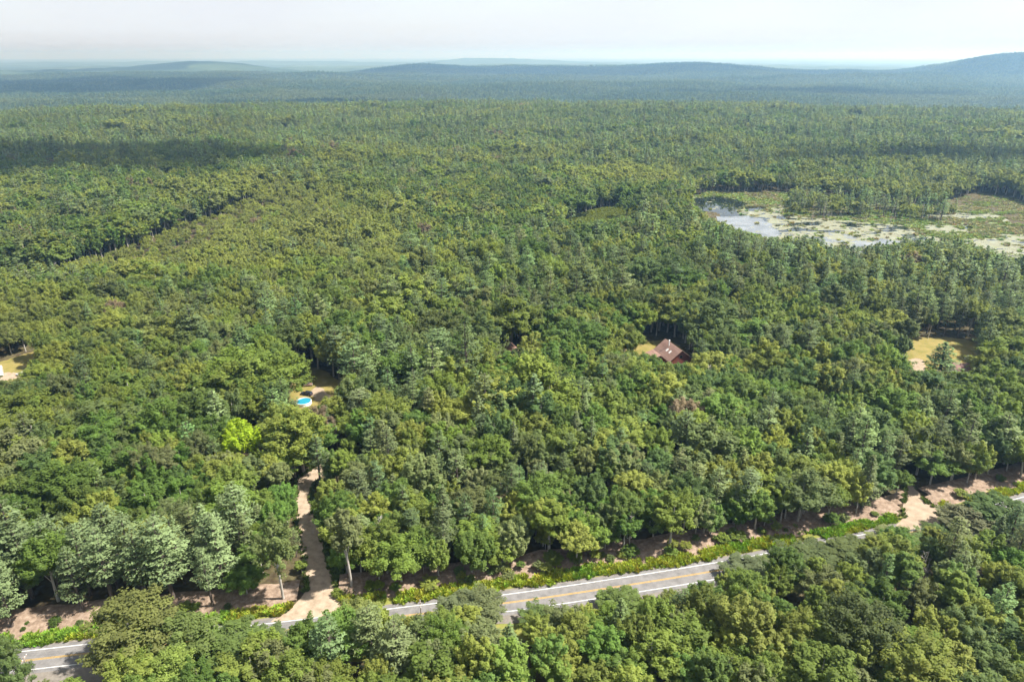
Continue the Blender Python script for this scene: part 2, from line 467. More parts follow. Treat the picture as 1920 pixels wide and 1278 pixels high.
road = strip('road', -4.0, 4.0, 0.04, M['asphalt'], cols=2); tag(road, kind='structure')
for o_, nm, mt in ((-2.85, 'edge_line', 'white_paint'), (2.85, 'edge_line', 'white_paint'), (-0.16, 'centre_line', 'yellow_paint'), (0.16, 'centre_line', 'yellow_paint')):
    wd = 0.11 if mt == 'white_paint' else 0.075
    l_ = strip(nm, o_ - wd, o_ + wd, 0.046, M[mt], road); l_['kind'] = 'structure'
sh = strip('road_shoulder', 3.5, 4.6, 0.02, M['gravel_shoulder'], wob=0.5); tag(sh, kind='structure')
sh = strip('road_shoulder', -6.5, -3.5, 0.02, M['gravel_shoulder'], wob=1.2, seed=4); tag(sh, kind='structure')
vg = strip('verge', 4.3, 7.2, 0.012, M['verge'], cols=3, wob=0.8, seed=8); tag(vg, kind='structure')
vg2 = strip('verge', -12, -6.0, 0.010, M['verge'], cols=3, wob=1.5, seed=9); tag(vg2, kind='structure')


def bank_h(x, y, t):
    return 1.1 * math.sin(math.pi * min(t * 0.62, 1.0)) * (0.35 + 0.9 * float(vnoise(x / 6, y / 6, 21))) * (0 if t == 0 else 1) + 0.35 * (float(vnoise(x / 1.3, y / 1.3, 22)) - 0.5) * min(1, t * 4)


bk = strip('bank', 7.0, 16.0, 0.02, M['litter'], cols=9, hfun=bank_h, wob=1.0, seed=12, cut=True); tag(bk, kind='structure')
# lay-by in the near left corner
lay = [(-122, 108.6), (-112, 110.6), (-100, 112.3), (-88, 114), (-84, 111), (-88, 104), (-96, 98), (-110, 96), (-124, 100)]
tag(MB().poly([(x, y, 0.030) for x, y in lay]).build('layby', M['gravel_shoulder']), kind='structure')


def ribbon(name, left, right, z, mat, sub=6, cols=6, wob=0.35, seed=3):
    Lf = catmull(left, 1.5); Rt = catmull(right, 1.5); n = 60
    def rs(c):
        d = np.concatenate([[0], np.cumsum(np.linalg.norm(np.diff(c, axis=0), axis=1))]); s = np.linspace(0, d[-1], n)
        return np.stack([np.interp(s, d, c[:, 0]), np.interp(s, d, c[:, 1])], 1)
    Lf, Rt = rs(Lf), rs(Rt); v = []
    for i in range(n):
        for k in range(cols + 1):
            t = k / cols
            t2 = t + (wob / 4 * (vnoise(i * 0.5, t * 9, seed) - 0.5) if t in (0, 1) else 0)
            p = Lf[i] * (1 - t2) + Rt[i] * t2
            v.append((p[0], p[1], z + 0.03 * math.sin(t * math.pi)))
    c1 = cols + 1
    f = [(i * c1 + k, i * c1 + k + 1, (i + 1) * c1 + k + 1, (i + 1) * c1 + k) for i in range(n - 1) for k in range(cols)]
    return mesh_obj(name, v, f, mat)


tag(ribbon('driveway', DRV_L, DRV_R, 0.055, M['drive']), kind='structure')
tag(ribbon('driveway', D2_L, D2_R, 0.055, M['sand'], seed=9), kind='structure')
tag(MB().poly([(*q, 0.035) for q in PU([(583, 935), (598, 925), (612, 975), (640, 1050), (668, 1112), (640, 1128), (628, 1090), (612, 1045), (598, 985)])]).build('grass_strip', M['lush']), kind='structure')

def soft(poly, amp=.8, seed=0):
    """closed smooth outline with a ragged edge"""
    p = [np.array(q) for q in poly]; n = len(p); out = []
    for i in range(n):
        p0, p1, p2, p3 = p[i - 1], p[i], p[(i + 1) % n], p[(i + 2) % n]
        m = max(3, int(np.linalg.norm(p2 - p1) / 1.2))
        for k in range(m):
            t = k / m
            q = 0.5 * ((2 * p1) + (-p0 + p2) * t + (2 * p0 - 5 * p1 + 4 * p2 - p3) * t * t + (-p0 + 3 * p1 - 3 * p2 + p3) * t ** 3)
            out.append((q[0] + amp * 2 * (float(vnoise(q[0] / 1.7, q[1] / 1.7, seed + 1)) - .5), q[1] + amp * 2 * (float(vnoise(q[0] / 1.7, q[1] / 1.7, seed + 2)) - .5)))
    return out


LAWNS = {  # yards cut into the woods
    'yard_pool': PU([(530, 780), (548, 730), (552, 695), (575, 686), (618, 700), (668, 742), (660, 780), (580, 800)]),
    'yard_house': PU([(1175, 662), (1195, 645), (1235, 638), (1262, 640), (1310, 690), (1290, 720), (1225, 712)]),
    'yard_right': PU([(1695, 690), (1703, 640), (1760, 632), (1832, 642), (1842, 662), (1830, 712), (1775, 722), (1715, 715)]),
    'yard_left': PU([(-60, 690), (0, 678), (62, 660), (70, 680), (48, 715), (0, 735), (-60, 745)]),
    'meadow': PU([(1040, 426), (1085, 404), (1130, 392), (1200, 386), (1215, 400), (1140, 420), (1080, 432)]),
}
for k_, pl in LAWNS.items():
    zz = float(np.max(ground_z([p[0] for p in pl], [p[1] for p in pl]))) if k_ == 'meadow' else 0.0
    o_ = MB().poly([(x, y, zz + 0.02) for x, y in soft(pl)]).build('meadow' if k_ == 'meadow' else 'lawn', M['lush' if k_ == 'meadow' else 'lawn'])
    tag(o_, kind='structure')
tag(MB().poly([(*q, 0.03) for q in soft(PU([(1706, 682), (1718, 672), (1732, 680), (1738, 712), (1722, 712)]), 1.3)]).build('sand_patch', M['sand']), kind='structure')
tag(MB().poly([(*q, 0.03) for q in soft(PU([(585, 742), (588, 726), (604, 728), (622, 748), (605, 752)]), 1.3)]).build('sand_patch', M['sand']), kind='structure')
tag(MB().poly([(*q, 0.03) for q in soft(PU([(-10, 702), (20, 698), (40, 706), (20, 712), (-10, 716)]), 1.3)]).build('sand_patch', M['sand']), kind='structure')

# ------------------------------------------------------------------ beaver pond and marsh, laid out on a grid and split by what covers it
PONDPX = [(1296, 366), (1330, 360), (1400, 362), (1440, 358), (1480, 362), (1560, 372), (1680, 384), (1760, 386), (1800, 372), (1850, 362),
          (1890, 372), (1960, 392), (2010, 430), (2010, 520), (1900, 510), (1800, 490), (1660, 480), (1540, 478), (1430, 462), (1370, 440), (1320, 415), (1288, 388)]
POND = PU(PONDPX)
OPEN1 = PU([(1300, 371), (1340, 370.5), (1372, 373), (1398, 381), (1408, 387), (1402, 392), (1390, 397), (1392, 403), (1430, 411), (1447, 418), (1462, 432), (1440, 452), (1400, 440), (1345, 415), (1318, 398), (1300, 385)])
OPEN2 = PU([(1540, 448), (1556, 438), (1580, 440), (1640, 446), (1690, 446), (1690, 470), (1600, 478), (1540, 470)])
OPEN3 = PU([(1800, 452), (1830, 446), (1960, 450), (2000, 500), (1900, 505), (1850, 480)])
GRASSF = PU([(1290, 366), (1330, 357), (1440, 355), (1490, 362), (1480, 372), (1440, 384), (1400, 379), (1345, 370)])
MATT = PU([(1392, 402), (1408, 390), (1438, 390), (1470, 405), (1560, 412), (1690, 424), (1730, 440), (1680, 470), (1480, 460), (1450, 430), (1440, 412)])


def build_pond():
    step = 1.0
    xs = np.arange(120, 600, step); ys = np.arange(400, 700, step)
    X, Y = np.meshgrid(xs, ys)
    cx = X + 9 * (fbm(X / 22, Y / 22, 41, 3) - 0.5) * 2; cyy = Y + 14 * (fbm(X / 22, Y / 22, 43, 3) - 0.5) * 2
    inside = inpoly(cx, cyy, POND)
    op = inpoly(cx, cyy, OPEN1) | inpoly(cx, cyy, OPEN2)
    op3 = inpoly(cx, cyy, OPEN3)
    mt = inpoly(cx, cyy, MATT) | op3
    gr = inpoly(cx, cyy, GRASSF)
    stk = fbm(X / 16, Y / 7, 47, 4)
    patch = fbm(X / 7, Y / 5, 53, 3); fine = fbm(X / 5, Y / 3.2, 67, 3)
    cls = np.full(X.shape, 0)                       # 0 marsh grass, 1 water, 2 algae mat
    cls[mt] = 2
    cls[mt & ~op3 & (stk > 0.57)] = 1
    cls[mt & op3 & (stk > 0.68)] = 1
    op2 = inpoly(cx, cyy, OPEN2); wet = op & ((patch < 0.76) & ~op2 | (patch < .54))
    cls[op] = 2; cls[wet] = 1
    rest = inside & ~mt & ~op & ~gr
    cls[rest & (fbm(X / 34, Y / 26, 59, 3) > 0.60)] = 2
    cls[rest & (fbm(X / 20, Y / 12, 61, 3) > 0.68)] = 1
    cls[gr] = 0
    cls[(cls == 2) & (fine > .70)] = 0
    cls[(cls == 2) & (fine < .30)] = 1
    cls[op & (cls == 1) & (cyy < 572)] = 3              # shallow water with the sky glare painted into its pale colour
    h = step / 2
    for c, nm, z, m in ((1, 'pond', 0.03, 'water'), (3, 'glare_shallows', 0.034, 'shallow'), (2, 'algae_mat', 0.045, 'mat_algae'), (0, 'marsh', 0.05, 'marsh')):
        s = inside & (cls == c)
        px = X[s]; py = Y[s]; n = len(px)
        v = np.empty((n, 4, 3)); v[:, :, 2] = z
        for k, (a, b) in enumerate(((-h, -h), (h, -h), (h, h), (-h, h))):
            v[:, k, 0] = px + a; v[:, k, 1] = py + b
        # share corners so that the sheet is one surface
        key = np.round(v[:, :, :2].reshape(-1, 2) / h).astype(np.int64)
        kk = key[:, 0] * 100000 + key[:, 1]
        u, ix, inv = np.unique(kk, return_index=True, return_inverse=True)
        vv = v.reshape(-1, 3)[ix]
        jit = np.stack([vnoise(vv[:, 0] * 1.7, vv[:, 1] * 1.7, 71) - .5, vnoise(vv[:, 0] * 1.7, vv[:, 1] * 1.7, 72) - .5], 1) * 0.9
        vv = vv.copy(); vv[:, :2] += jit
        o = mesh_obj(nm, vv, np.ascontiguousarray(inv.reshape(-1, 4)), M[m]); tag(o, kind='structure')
    s = inside & (cls == 0)
    return np.stack([X[s], Y[s]], 1)


MARSH_PTS = build_pond()

# ------------------------------------------------------------------ tree prototypes
def tube_np(pts, rad, n=6):
    b = MB(); b.tube(pts, rad, n, cap=False); return np.array(b.v), np.array(b.f)


def cat_mesh(parts):
    vs_, fs_ = [], []; o = 0
    for v, f in parts:
        vs_.append(v); fs_.append(f + o); o += len(v)
    return np.vstack(vs_), np.vstack(fs_)


def leaves(P, Nrm, size, rg, aspect=0.62):
    """one rhombic leaf-spray face for every point"""
    n = len(P)
    Nrm = Nrm / (np.linalg.norm(Nrm, axis=1)[:, None] + 1e-9)
    a = rg.normal(size=(n, 3)); a -= (a * Nrm).sum(1)[:, None] * Nrm; a /= np.linalg.norm(a, axis=1)[:, None] + 1e-9
    c = np.cross(Nrm, a)
    s = (size * rg.uniform(0.65, 1.35, n))[:, None]
    bend = Nrm * s * 0.22
    V = np.stack([P - a * s, P - c * s * aspect + bend * 0.5, P + a * s, P + c * s * aspect + bend * 0.5], 1)
    return V.reshape(-1, 3), np.arange(n * 4).reshape(-1, 4)


def broadleaf(seed, H, R, base, nclump, nleaf, size, upright=0.5, lobes=6, round_=1.0):
    rg = np.random.default_rng(seed)
    z0 = base * H; hc = H - z0
    parts = []
    lean = rg.normal(0, 0.03, 2) * H
    tp = [(0, 0, -0.3), (lean[0] * .2, lean[1] * .2, H * .25), (lean[0] * .5, lean[1] * .5, H * .5), (lean[0] * .8, lean[1] * .8, H * .8)]
    r0 = 0.011 * H + 0.03
    parts.append(tube_np(tp, [r0 * 1.25, r0, r0 * 0.7, r0 * 0.25], 7))
    lob = []
    for i in range(lobes):
        a = 2 * math.pi * (i + rg.uniform(-.3, .3)) / max(lobes - 1, 1)
        if i == lobes - 1:
            c = np.array([lean[0] * .8, lean[1] * .8, z0 + hc * 0.70]); lr = R * 0.62
        else:
            rad = R * rg.uniform(0.38, 0.58); c = np.array([math.cos(a) * rad + lean[0] * .5, math.sin(a) * rad + lean[1] * .5, z0 + hc * rg.uniform(0.25, 0.66)])
            lr = R * rg.uniform(0.40, 0.58)
        lob.append((c, lr, lr * rg.uniform(0.85, 1.25) * round_ * min(1.4, hc / (2 * R))))
        s = np.array([lean[0] * .4, lean[1] * .4, H * rg.uniform(0.28, 0.5)])
        parts.append(tube_np([s, s * .5 + c * .5 + (0, 0, 0.05 * H), c + (0, 0, lr * .4)], [r0 * .45, r0 * .3, r0 * .1], 5))
    tv, tf = cat_mesh(parts)
    C, A, Sx, Sh = [], [], [], []
    tries = 0
    while len(C) < nclump and tries < nclump * 12:
        tries += 1
        c, lr, lz = lob[rg.integers(len(lob))]
        d = rg.normal(size=3); d /= np.linalg.norm(d)
        if d[2] < -0.35 and rg.random() < 0.7: continue
        p = c + d * np.array([lr, lr, lz]) * rg.uniform(0.72, 1.06)
        deep = any(((p - c2) ** 2 / np.array([l2, l2, z2]) ** 2).sum() < 0.45 for c2, l2, z2 in lob if c2 is not c)
        if deep and rg.random() < 0.75: continue
        if p[2] > H * 1.02: continue
        ax = d * (1 - upright) + np.array([0, 0, 1.0]) * upright; ax /= np.linalg.norm(ax)
        C.append(p); A.append(ax); Sx.append(R * rg.uniform(0.15, 0.27)); Sh.append(rg.uniform(0.78, 1.22))
    C = np.array(C); A = np.array(A); Sx = np.array(Sx); Sh = np.array(Sh)
    k = rg.integers(0, len(C), len(C) * nleaf)
    t = rg.uniform(-0.5, 1.15, len(k)); e = rg.normal(size=(len(k), 3))
    e /= np.linalg.norm(e, axis=1)[:, None]; e *= rg.uniform(0.35, 1.0, len(k))[:, None]
    P = C[k] + A[k] * (t * Sx[k] * (1.0 + upright))[:, None] + e * (Sx[k] * (1.05 - 0.5 * np.clip(t, 0, 1)))[:, None]
    Nn = e * 0.75 + A[k] * 0.3 + np.array([0, 0, 0.75]) + rg.normal(size=(len(k), 3)) * 0.35
    lv, lf = leaves(P, Nn, size, rg)
    shd = Sh[k] * rg.uniform(0.9, 1.1, len(k))
    sn = e * 1.0 + A[k] * 0.35 + np.array([0, 0, 0.45]) + Nn * 0.45
    return (tv, tf), (lv, lf, shd, np.repeat(sn / np.linalg.norm(sn, axis=1)[:, None], 4, 0))


def pine(seed, H, R, base, dens, size, cone=0.6, whorl=1.15, tuft=0.5):
    rg = np.random.default_rng(seed)
    r0 = 0.0105 * H + 0.05
    b1, b2 = rg.normal(0, 0.012, 2) * H
    parts = [tube_np([(0, 0, -.3), (b1 * .4, b2 * .4, H * .4), (b1, b2, H * .8), (b1, b2, H * .985)], [r0 * 1.2, r0, r0 * .45, 0.03], 7)]
    P, Nn, Sh = [], [], []
    z = base * H
    while z < H * 0.97:
        t = (z - base * H) / (H * (1 - base))
        prof = (1 - t) ** cone * (0.55 + 0.45 * min(1, t / 0.22))
        nb = rg.integers(4, 7); ph = rg.uniform(0, 6.28)
        for i in range(nb):
            if rg.random() < 0.12: continue
            a = ph + 2 * math.pi * i / nb + rg.uniform(-.3, .3)
            ln = R * prof * rg.uniform(0.62, 1.22)
            if ln < 0.35: ln = 0.35
            up0 = rg.uniform(-0.10, 0.22) + 0.5 * t
            d = np.array([math.cos(a), math.sin(a), 0]); sd = np.array([-math.sin(a), math.cos(a), 0])
            bx = np.array([b1, b2, 0]) * min(1, z / (H * .8))
            s0 = bx + (0, 0, z)
            p1 = s0 + d * ln * .5 + (0, 0, ln * .5 * up0); p2 = s0 + d * ln + (0, 0, ln * (up0 + 0.10))
            parts.append(tube_np([s0, p1, p2], [max(0.022, r0 * .22 * (1 - .6 * t)), max(0.016, r0 * .14 * (1 - .6 * t)), 0.012], 4))
            m = max(3, int(dens * ln ** 1.25))
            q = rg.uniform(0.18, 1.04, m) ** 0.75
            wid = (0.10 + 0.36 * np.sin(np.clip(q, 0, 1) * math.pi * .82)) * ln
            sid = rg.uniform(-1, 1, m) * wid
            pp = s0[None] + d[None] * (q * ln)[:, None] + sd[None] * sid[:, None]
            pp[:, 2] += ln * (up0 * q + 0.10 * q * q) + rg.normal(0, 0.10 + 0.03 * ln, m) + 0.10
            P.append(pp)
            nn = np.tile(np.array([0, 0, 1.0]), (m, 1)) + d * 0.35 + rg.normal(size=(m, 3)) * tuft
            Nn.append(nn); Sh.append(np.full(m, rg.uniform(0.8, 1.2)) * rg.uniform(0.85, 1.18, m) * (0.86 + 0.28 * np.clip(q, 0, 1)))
        z += whorl * rg.uniform(0.75, 1.25) * (1 - 0.35 * t)
    tv, tf = cat_mesh(parts)
    P = np.vstack(P); Nn = np.vstack(Nn); Sh = np.concatenate(Sh)
    lv, lf = leaves(P, Nn, size, rg, 0.5)
    sn = Nn / (np.linalg.norm(Nn, axis=1)[:, None] + 1e-9); sn = sn * .6 + np.array([0, 0, .6]) + np.column_stack([P[:, :2] / (np.hypot(P[:, 0], P[:, 1])[:, None] + .1), np.zeros(len(P))]) * .5
    return (tv, tf), (lv, lf, Sh, np.repeat(sn / (np.linalg.norm(sn, axis=1)[:, None] + 1e-9), 4, 0))


def snag(seed, H):
    rg = np.random.default_rng(seed); parts = []
    r0 = 0.009 * H + 0.04
    parts.append(tube_np([(0, 0, -.3), (rg.normal() * .2, rg.normal() * .2, H * .5), (rg.normal() * .4, rg.normal() * .4, H)], [r0 * 1.2, r0 * .8, 0.03], 6))
    for i in range(26):
        z = H * rg.uniform(0.28, 0.97); a = rg.uniform(0, 6.28); ln = (1.05 - z / H) * H * 0.20 * rg.uniform(.5, 1.3) + .5
        d = np.array([math.cos(a), math.sin(a), rg.uniform(0.25, 1.0)])
        p = np.array([0, 0, z]); q = p + d * ln * .5; e = p + d * ln + (0, 0, ln * .2)
        parts.append(tube_np([p, q, e], [0.06, 0.04, 0.018], 4))
        for k in range(2):
            g = q + (rg.normal(size=3) * (1, 1, .4) + (0, 0, .6)) * ln * .3
            parts.append(tube_np([q, g], [0.03, 0.015], 3)[:2])
    quads = [(v, f) for v, f in parts if f.shape[1] == 4]
    return cat_mesh(quads)


PROTO = bpy.data.collections.new('tree_prototypes')       # not linked: only instanced
PN = {}                                                    # kind -> list of indices in the collection
PMESH = {}                                                 # index -> (trunk mesh, crown mesh, natural height, crown base, crown radius)


def add_proto(kind, tr, lf, H, base, R, leafmat, barkmat):
    i = len(PMESH)
    if lf is not None:
        q = lf[0]; H = float(np.percentile(q[:, 2], 99.6)); R = float(np.percentile(np.hypot(q[:, 0], q[:, 1]), 93)); base = float(np.percentile(q[:, 2], 3)) / H
    nm = 'tree_%03d' % i
    tv, tf = tr
    if lf is not None:
        lv, lfc, sh, sn = lf
        v = np.vstack([tv, lv]); f = np.vstack([tf, lfc + len(tv)])
        mi = np.concatenate([np.zeros(len(tf)), np.ones(len(lfc))]); fa = np.concatenate([np.ones(len(tf)), sh])
        j = mesh_obj(nm, v, f, [M[barkmat], M[leafmat]], matidx=mi, fattr=fa, vn=np.vstack([np.zeros((len(tv), 3)), sn]))
        c = mesh_obj('crown', lv, lfc, M[leafmat], fattr=sh, vn=sn); cm = c.data
    else:
        j = mesh_obj(nm, tv, tf, M[barkmat]); c = None; cm = None
    t = mesh_obj('trunk', tv, tf, M[barkmat], smooth=True); tm = t.data
    COL.objects.unlink(j); PROTO.objects.link(j)
    bpy.data.objects.remove(t)
    if c: bpy.data.objects.remove(c)
    PMESH[i] = (tm, cm, H, base, R); PN.setdefault(kind, []).append(i)


BL = [  # H, R, base, clumps, upright, lobes, round
    (18, 4.6, .34, 95, .55, 6, 1.0), (17, 3.6, .30, 80, .75, 5, 1.15), (19, 5.4, .36, 110, .35, 7, .95), (16, 4.2, .28, 85, .80, 6, 1.1),
    (20, 4.0, .40, 80, .50, 5, 1.15), (15, 4.8, .30, 95, .30, 7, .9), (18, 3.4, .42, 70, .65, 4, 1.2), (17, 5.0, .32, 105, .60, 7, 1.0)]
for i_, (h_, r_, b_, nc, u_, lo_, ro_) in enumerate(BL):
    t_, l_ = broadleaf(100 + i_, h_, r_, b_, nc, 125, 0.21, u_, lo_, ro_); add_proto('bl_hi', t_, l_, h_, b_, r_, 'leaf', 'bark')
for i_, (h_, r_, b_, nc, u_, lo_, ro_) in enumerate(BL[:6]):
    t_, l_ = broadleaf(200 + i_, h_, r_, b_, int(nc * .7), 26, 0.46, u_, lo_, ro_); add_proto('bl_mid', t_, l_, h_, b_, r_, 'leaf', 'bark')
for i_, (h_, r_, b_, nc, u_, lo_, ro_) in enumerate(BL[:4]):
    t_, l_ = broadleaf(300 + i_, h_, r_, b_, 20, 9, 1.35, u_, 4, ro_); add_proto('bl_far', t_, l_, h_, b_, r_, 'far_leaf', 'bark')
PI = [(22, 4.6, .30, .55, 1.25), (24, 4.0, .38, .60, 1.35), (20, 4.4, .22, .70, 1.1), (21, 3.4, .34, .5, 1.3), (18, 3.2, .14, .85, .95)]
for i_, (h_, r_, b_, cn, wh) in enumerate(PI):
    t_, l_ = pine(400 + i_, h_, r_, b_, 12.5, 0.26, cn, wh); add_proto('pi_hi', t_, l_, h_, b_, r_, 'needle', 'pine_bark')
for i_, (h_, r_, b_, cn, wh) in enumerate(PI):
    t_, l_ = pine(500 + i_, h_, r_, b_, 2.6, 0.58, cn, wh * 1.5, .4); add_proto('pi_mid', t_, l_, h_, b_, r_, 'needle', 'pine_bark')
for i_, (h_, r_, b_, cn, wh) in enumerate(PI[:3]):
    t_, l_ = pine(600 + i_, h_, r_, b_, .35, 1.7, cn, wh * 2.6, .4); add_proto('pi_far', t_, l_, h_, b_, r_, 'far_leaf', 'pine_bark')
for i_ in range(4):
    add_proto('snag', snag(700 + i_, 13 + 2 * i_), None, 13 + 2 * i_, .3, 1.5, None, 'dead_wood')


def scatter(name, P, idx, rz, scl, tint, coll=None):
    """one object: real trees (or tufts) standing on the given points"""
    me = bpy.data.meshes.new(name); n = len(P)
    me.vertices.add(n); me.vertices.foreach_set('co', np.asarray(P, np.float32).ravel())
    def att(nm, ty, key, val):
        a = me.attributes.new(nm, ty, 'POINT'); a.data.foreach_set(key, val)
    att('pidx', 'INT', 'value', np.asarray(idx, np.int32))
    rot = np.zeros((n, 3), np.float32); rot[:, 2] = rz
    att('rot', 'FLOAT_VECTOR', 'vector', rot.ravel())
    att('scl', 'FLOAT_VECTOR', 'vector', np.asarray(scl, np.float32).ravel())
    att('tint', 'FLOAT_VECTOR', 'vector', np.asarray(tint, np.float32).ravel())
    o = bpy.data.objects.new(name, me); COL.objects.link(o)
    g = bpy.data.node_groups.new('scatter_' + name, 'GeometryNodeTree')
    g.interface.new_socket('Geometry', in_out='INPUT', socket_type='NodeSocketGeometry')
    g.interface.new_socket('Geometry', in_out='OUTPUT', socket_type='NodeSocketGeometry')
    gi = g.nodes.new('NodeGroupInput'); go = g.nodes.new('NodeGroupOutput')
    ip = g.nodes.new('GeometryNodeInstanceOnPoints'); ci = g.nodes.new('GeometryNodeCollectionInfo')
    ci.inputs['Collection'].default_value = coll or PROTO
    ci.inputs['Separate Children'].default_value = True; ci.inputs['Reset Children'].default_value = True
    def nattr(nm, ty):
        a = g.nodes.new('GeometryNodeInputNamedAttribute'); a.data_type = ty; a.inputs['Name'].default_value = nm; return a.outputs['Attribute']
    g.links.new(gi.outputs[0], ip.inputs['Points']); g.links.new(ci.outputs[0], ip.inputs['Instance'])
    ip.inputs['Pick Instance'].default_value = True
    g.links.new(nattr('pidx', 'INT'), ip.inputs['Instance Index'])
    er = g.nodes.new('FunctionNodeEulerToRotation'); g.links.new(nattr('rot', 'FLOAT_VECTOR'), er.inputs[0])
    g.links.new(er.outputs[0], ip.inputs['Rotation']); g.links.new(nattr('scl', 'FLOAT_VECTOR'), ip.inputs['Scale'])
    g.links.new(ip.outputs[0], go.inputs[0])
    md = o.modifiers.new('scatter', 'NODES'); md.node_group = g
    return o


# ------------------------------------------------------------------ where the trees stand
# what the photograph shows of the ground and of the buildings through the woods, as pixel outlines: no crown may stand in front of it
SHOW = [
    [(20, 1190), (60, 1188), (138, 1180), (136, 1215), (142, 1255), (168, 1278), (42, 1278), (26, 1240), (14, 1215)],
    [(712, 1139), (815, 1126), (818, 1140), (790, 1150), (740, 1150)],
    [(960, 1104), (1130, 1080), (1280, 1056), (1400, 1038), (1390, 1058), (1320, 1072), (1308, 1096), (1255, 1100), (1230, 1108), (1130, 1132), (1060, 1130), (1000, 1143), (968, 1120)],
    [(1478, 1026), (1570, 1006), (1650, 990), (1650, 1008), (1600, 1012), (1570, 1008), (1500, 1032)],
    [(1692, 925), (1704, 912), (1732, 938), (1790, 958), (1792, 972), (1765, 976), (1720, 976), (1694, 965)],
    [(640, 1108), (820, 1092), (980, 1073), (1280, 1033), (1480, 1000), (1690, 955), (1690, 968), (1480, 1022), (1400, 1040), (960, 1106), (815, 1128), (720, 1136)],
    [(558, 897), (603, 892), (588, 918), (585, 932), (592, 962), (606, 1010), (618, 1060), (633, 1105), (638, 1135), (600, 1146), (528, 1160), (530, 1150), (577, 1108), (569, 1050), (559, 1000), (554, 960)],
    [(548, 742), (553, 712), (565, 706), (602, 708), (614, 742), (590, 748), (586, 762), (556, 766)],
    [(1215, 657), (1236, 645), (1248, 632), (1262, 636), (1299, 660), (1303, 676), (1292, 682), (1268, 672), (1240, 672)],
    [(1192, 652), (1214, 646), (1220, 658), (1200, 660)],
    [(942, 630), (962, 630), (976, 658), (950, 658)],
    [(1704, 642), (1750, 642), (1742, 668), (1738, 694), (1722, 700), (1700, 668)],
    [(1788, 644), (1832, 650), (1832, 664), (1806, 672), (1822, 680), (1820, 700), (1800, 700), (1792, 676)],
    [(0, 684), (58, 662), (50, 690), (44, 708), (0, 714)],
    [(1300, 366), (1330, 358), (1440, 356), (1476, 362), (1480, 398), (1700, 408), (1790, 400), (1800, 382), (1850, 366), (1862, 384), (1925, 396), (1925, 482), (1880, 472), (1830, 458), (1800, 446), (1700, 440),
     (1650, 446), (1640, 458), (1560, 460), (1540, 447), (1500, 440), (1420, 444), (1385, 425), (1335, 410), (1302, 386)],
    [(1056, 414), (1125, 394), (1192, 388), (1194, 401), (1110, 414)],
    [(622, 786), (634, 786), (636, 840), (622, 840)],
    [(438, 788), (486, 788), (486, 850), (438, 850)], [(1728, 645), (1796, 645), (1790, 690), (1735, 690)],
]
GX, GY = np.meshgrid(np.arange(0, 1920, 2) + 1.0, np.arange(0, 1278, 2) + 1.0)
SEE = np.zeros(GX.shape, np.float32)                       # distance of the ground that must stay in view
for pl_ in SHOW:
    m_ = inpoly(GX, GY, pl_)
    v_ = -(GY - 639) / FPX
    SEE[m_] = ((-CAM_H) / (-SP + v_ * CP) * (CP + v_ * SP))[m_]


def ellipse(x, y, z, h, base, R):
    """crown outline on the picture: centre, half width, half height (1920 px)"""
    zc = z + h * (1 + base) / 2; hh = h * (1 - base) / 2
    px, py, dep = proj(x, y, zc)
    dl = math.atan2(CAM_H - zc, math.hypot(x, y))
    return px, py, R * FPX / dep, math.hypot(hh * math.cos(dl), R * math.sin(dl)) * FPX / dep


def covers(x, y, z, h, base, R, tol=1.0):
    px, py, a, b = ellipse(x, y, z, h, base, R); a *= 0.92; b *= 0.92
    i0 = max(0, int((px - a) / 2)); i1 = min(960, int((px + a) / 2) + 1); j0 = max(0, int((py - b) / 2)); j1 = min(639, int((py + b) / 2) + 1)
    if i1 <= i0 or j1 <= j0: return 0.0
    s = SEE[j0:j1, i0:i1]
    if not s.any(): return 0.0
    e = ((GX[j0:j1, i0:i1] - px) / a) ** 2 + ((GY[j0:j1, i0:i1] - py) / b) ** 2 < 1
    hit = e & (s > y + tol)
    return hit.sum() / max(e.sum(), 1)


YOUNG = PU([(200, 505), (330, 448), (450, 392), (560, 372), (640, 430), (760, 520), (640, 590), (420, 600), (250, 560)])
YOUNG2 = PU([(20, 560), (110, 505), (240, 498), (300, 540), (200, 590), (60, 600)])
PINES_FRONT = [(-135, 112), (-72, 122), (-72, 150), (-135, 140)]
PINES_RIGHT = PU([(1290, 470), (1560, 470), (1920, 500), (2000, 620), (1860, 640), (1500, 600), (1330, 540)])
ISLAND = PU([(1455, 404), (1470, 374), (1560, 380), (1700, 392), (1800, 404), (1740, 424), (1690, 412), (1560, 408)])


def forest_points():
    out = []
    bands = [(66, 330, 6.7), (330, 700, 7.6), (700, 1250, 8.6), (1250, 2000, 9.8)]
    for r0, r1, sp in bands:
        for a in np.arange(r0, r1, sp * 0.87):
            n = int(2 * math.radians(47 if r0 > 300 else 52) * a / sp)
            th = np.linspace(-1, 1, n) * math.radians(47 if r0 > 300 else 52) + rng.uniform(0, sp / a)
            x = np.sin(th) * a; y = np.cos(th) * a
            out.append(np.stack([x + rng.uniform(-.4, .4, n) * sp, y + rng.uniform(-.4, .4, n) * sp], 1))
    return np.vstack(out)


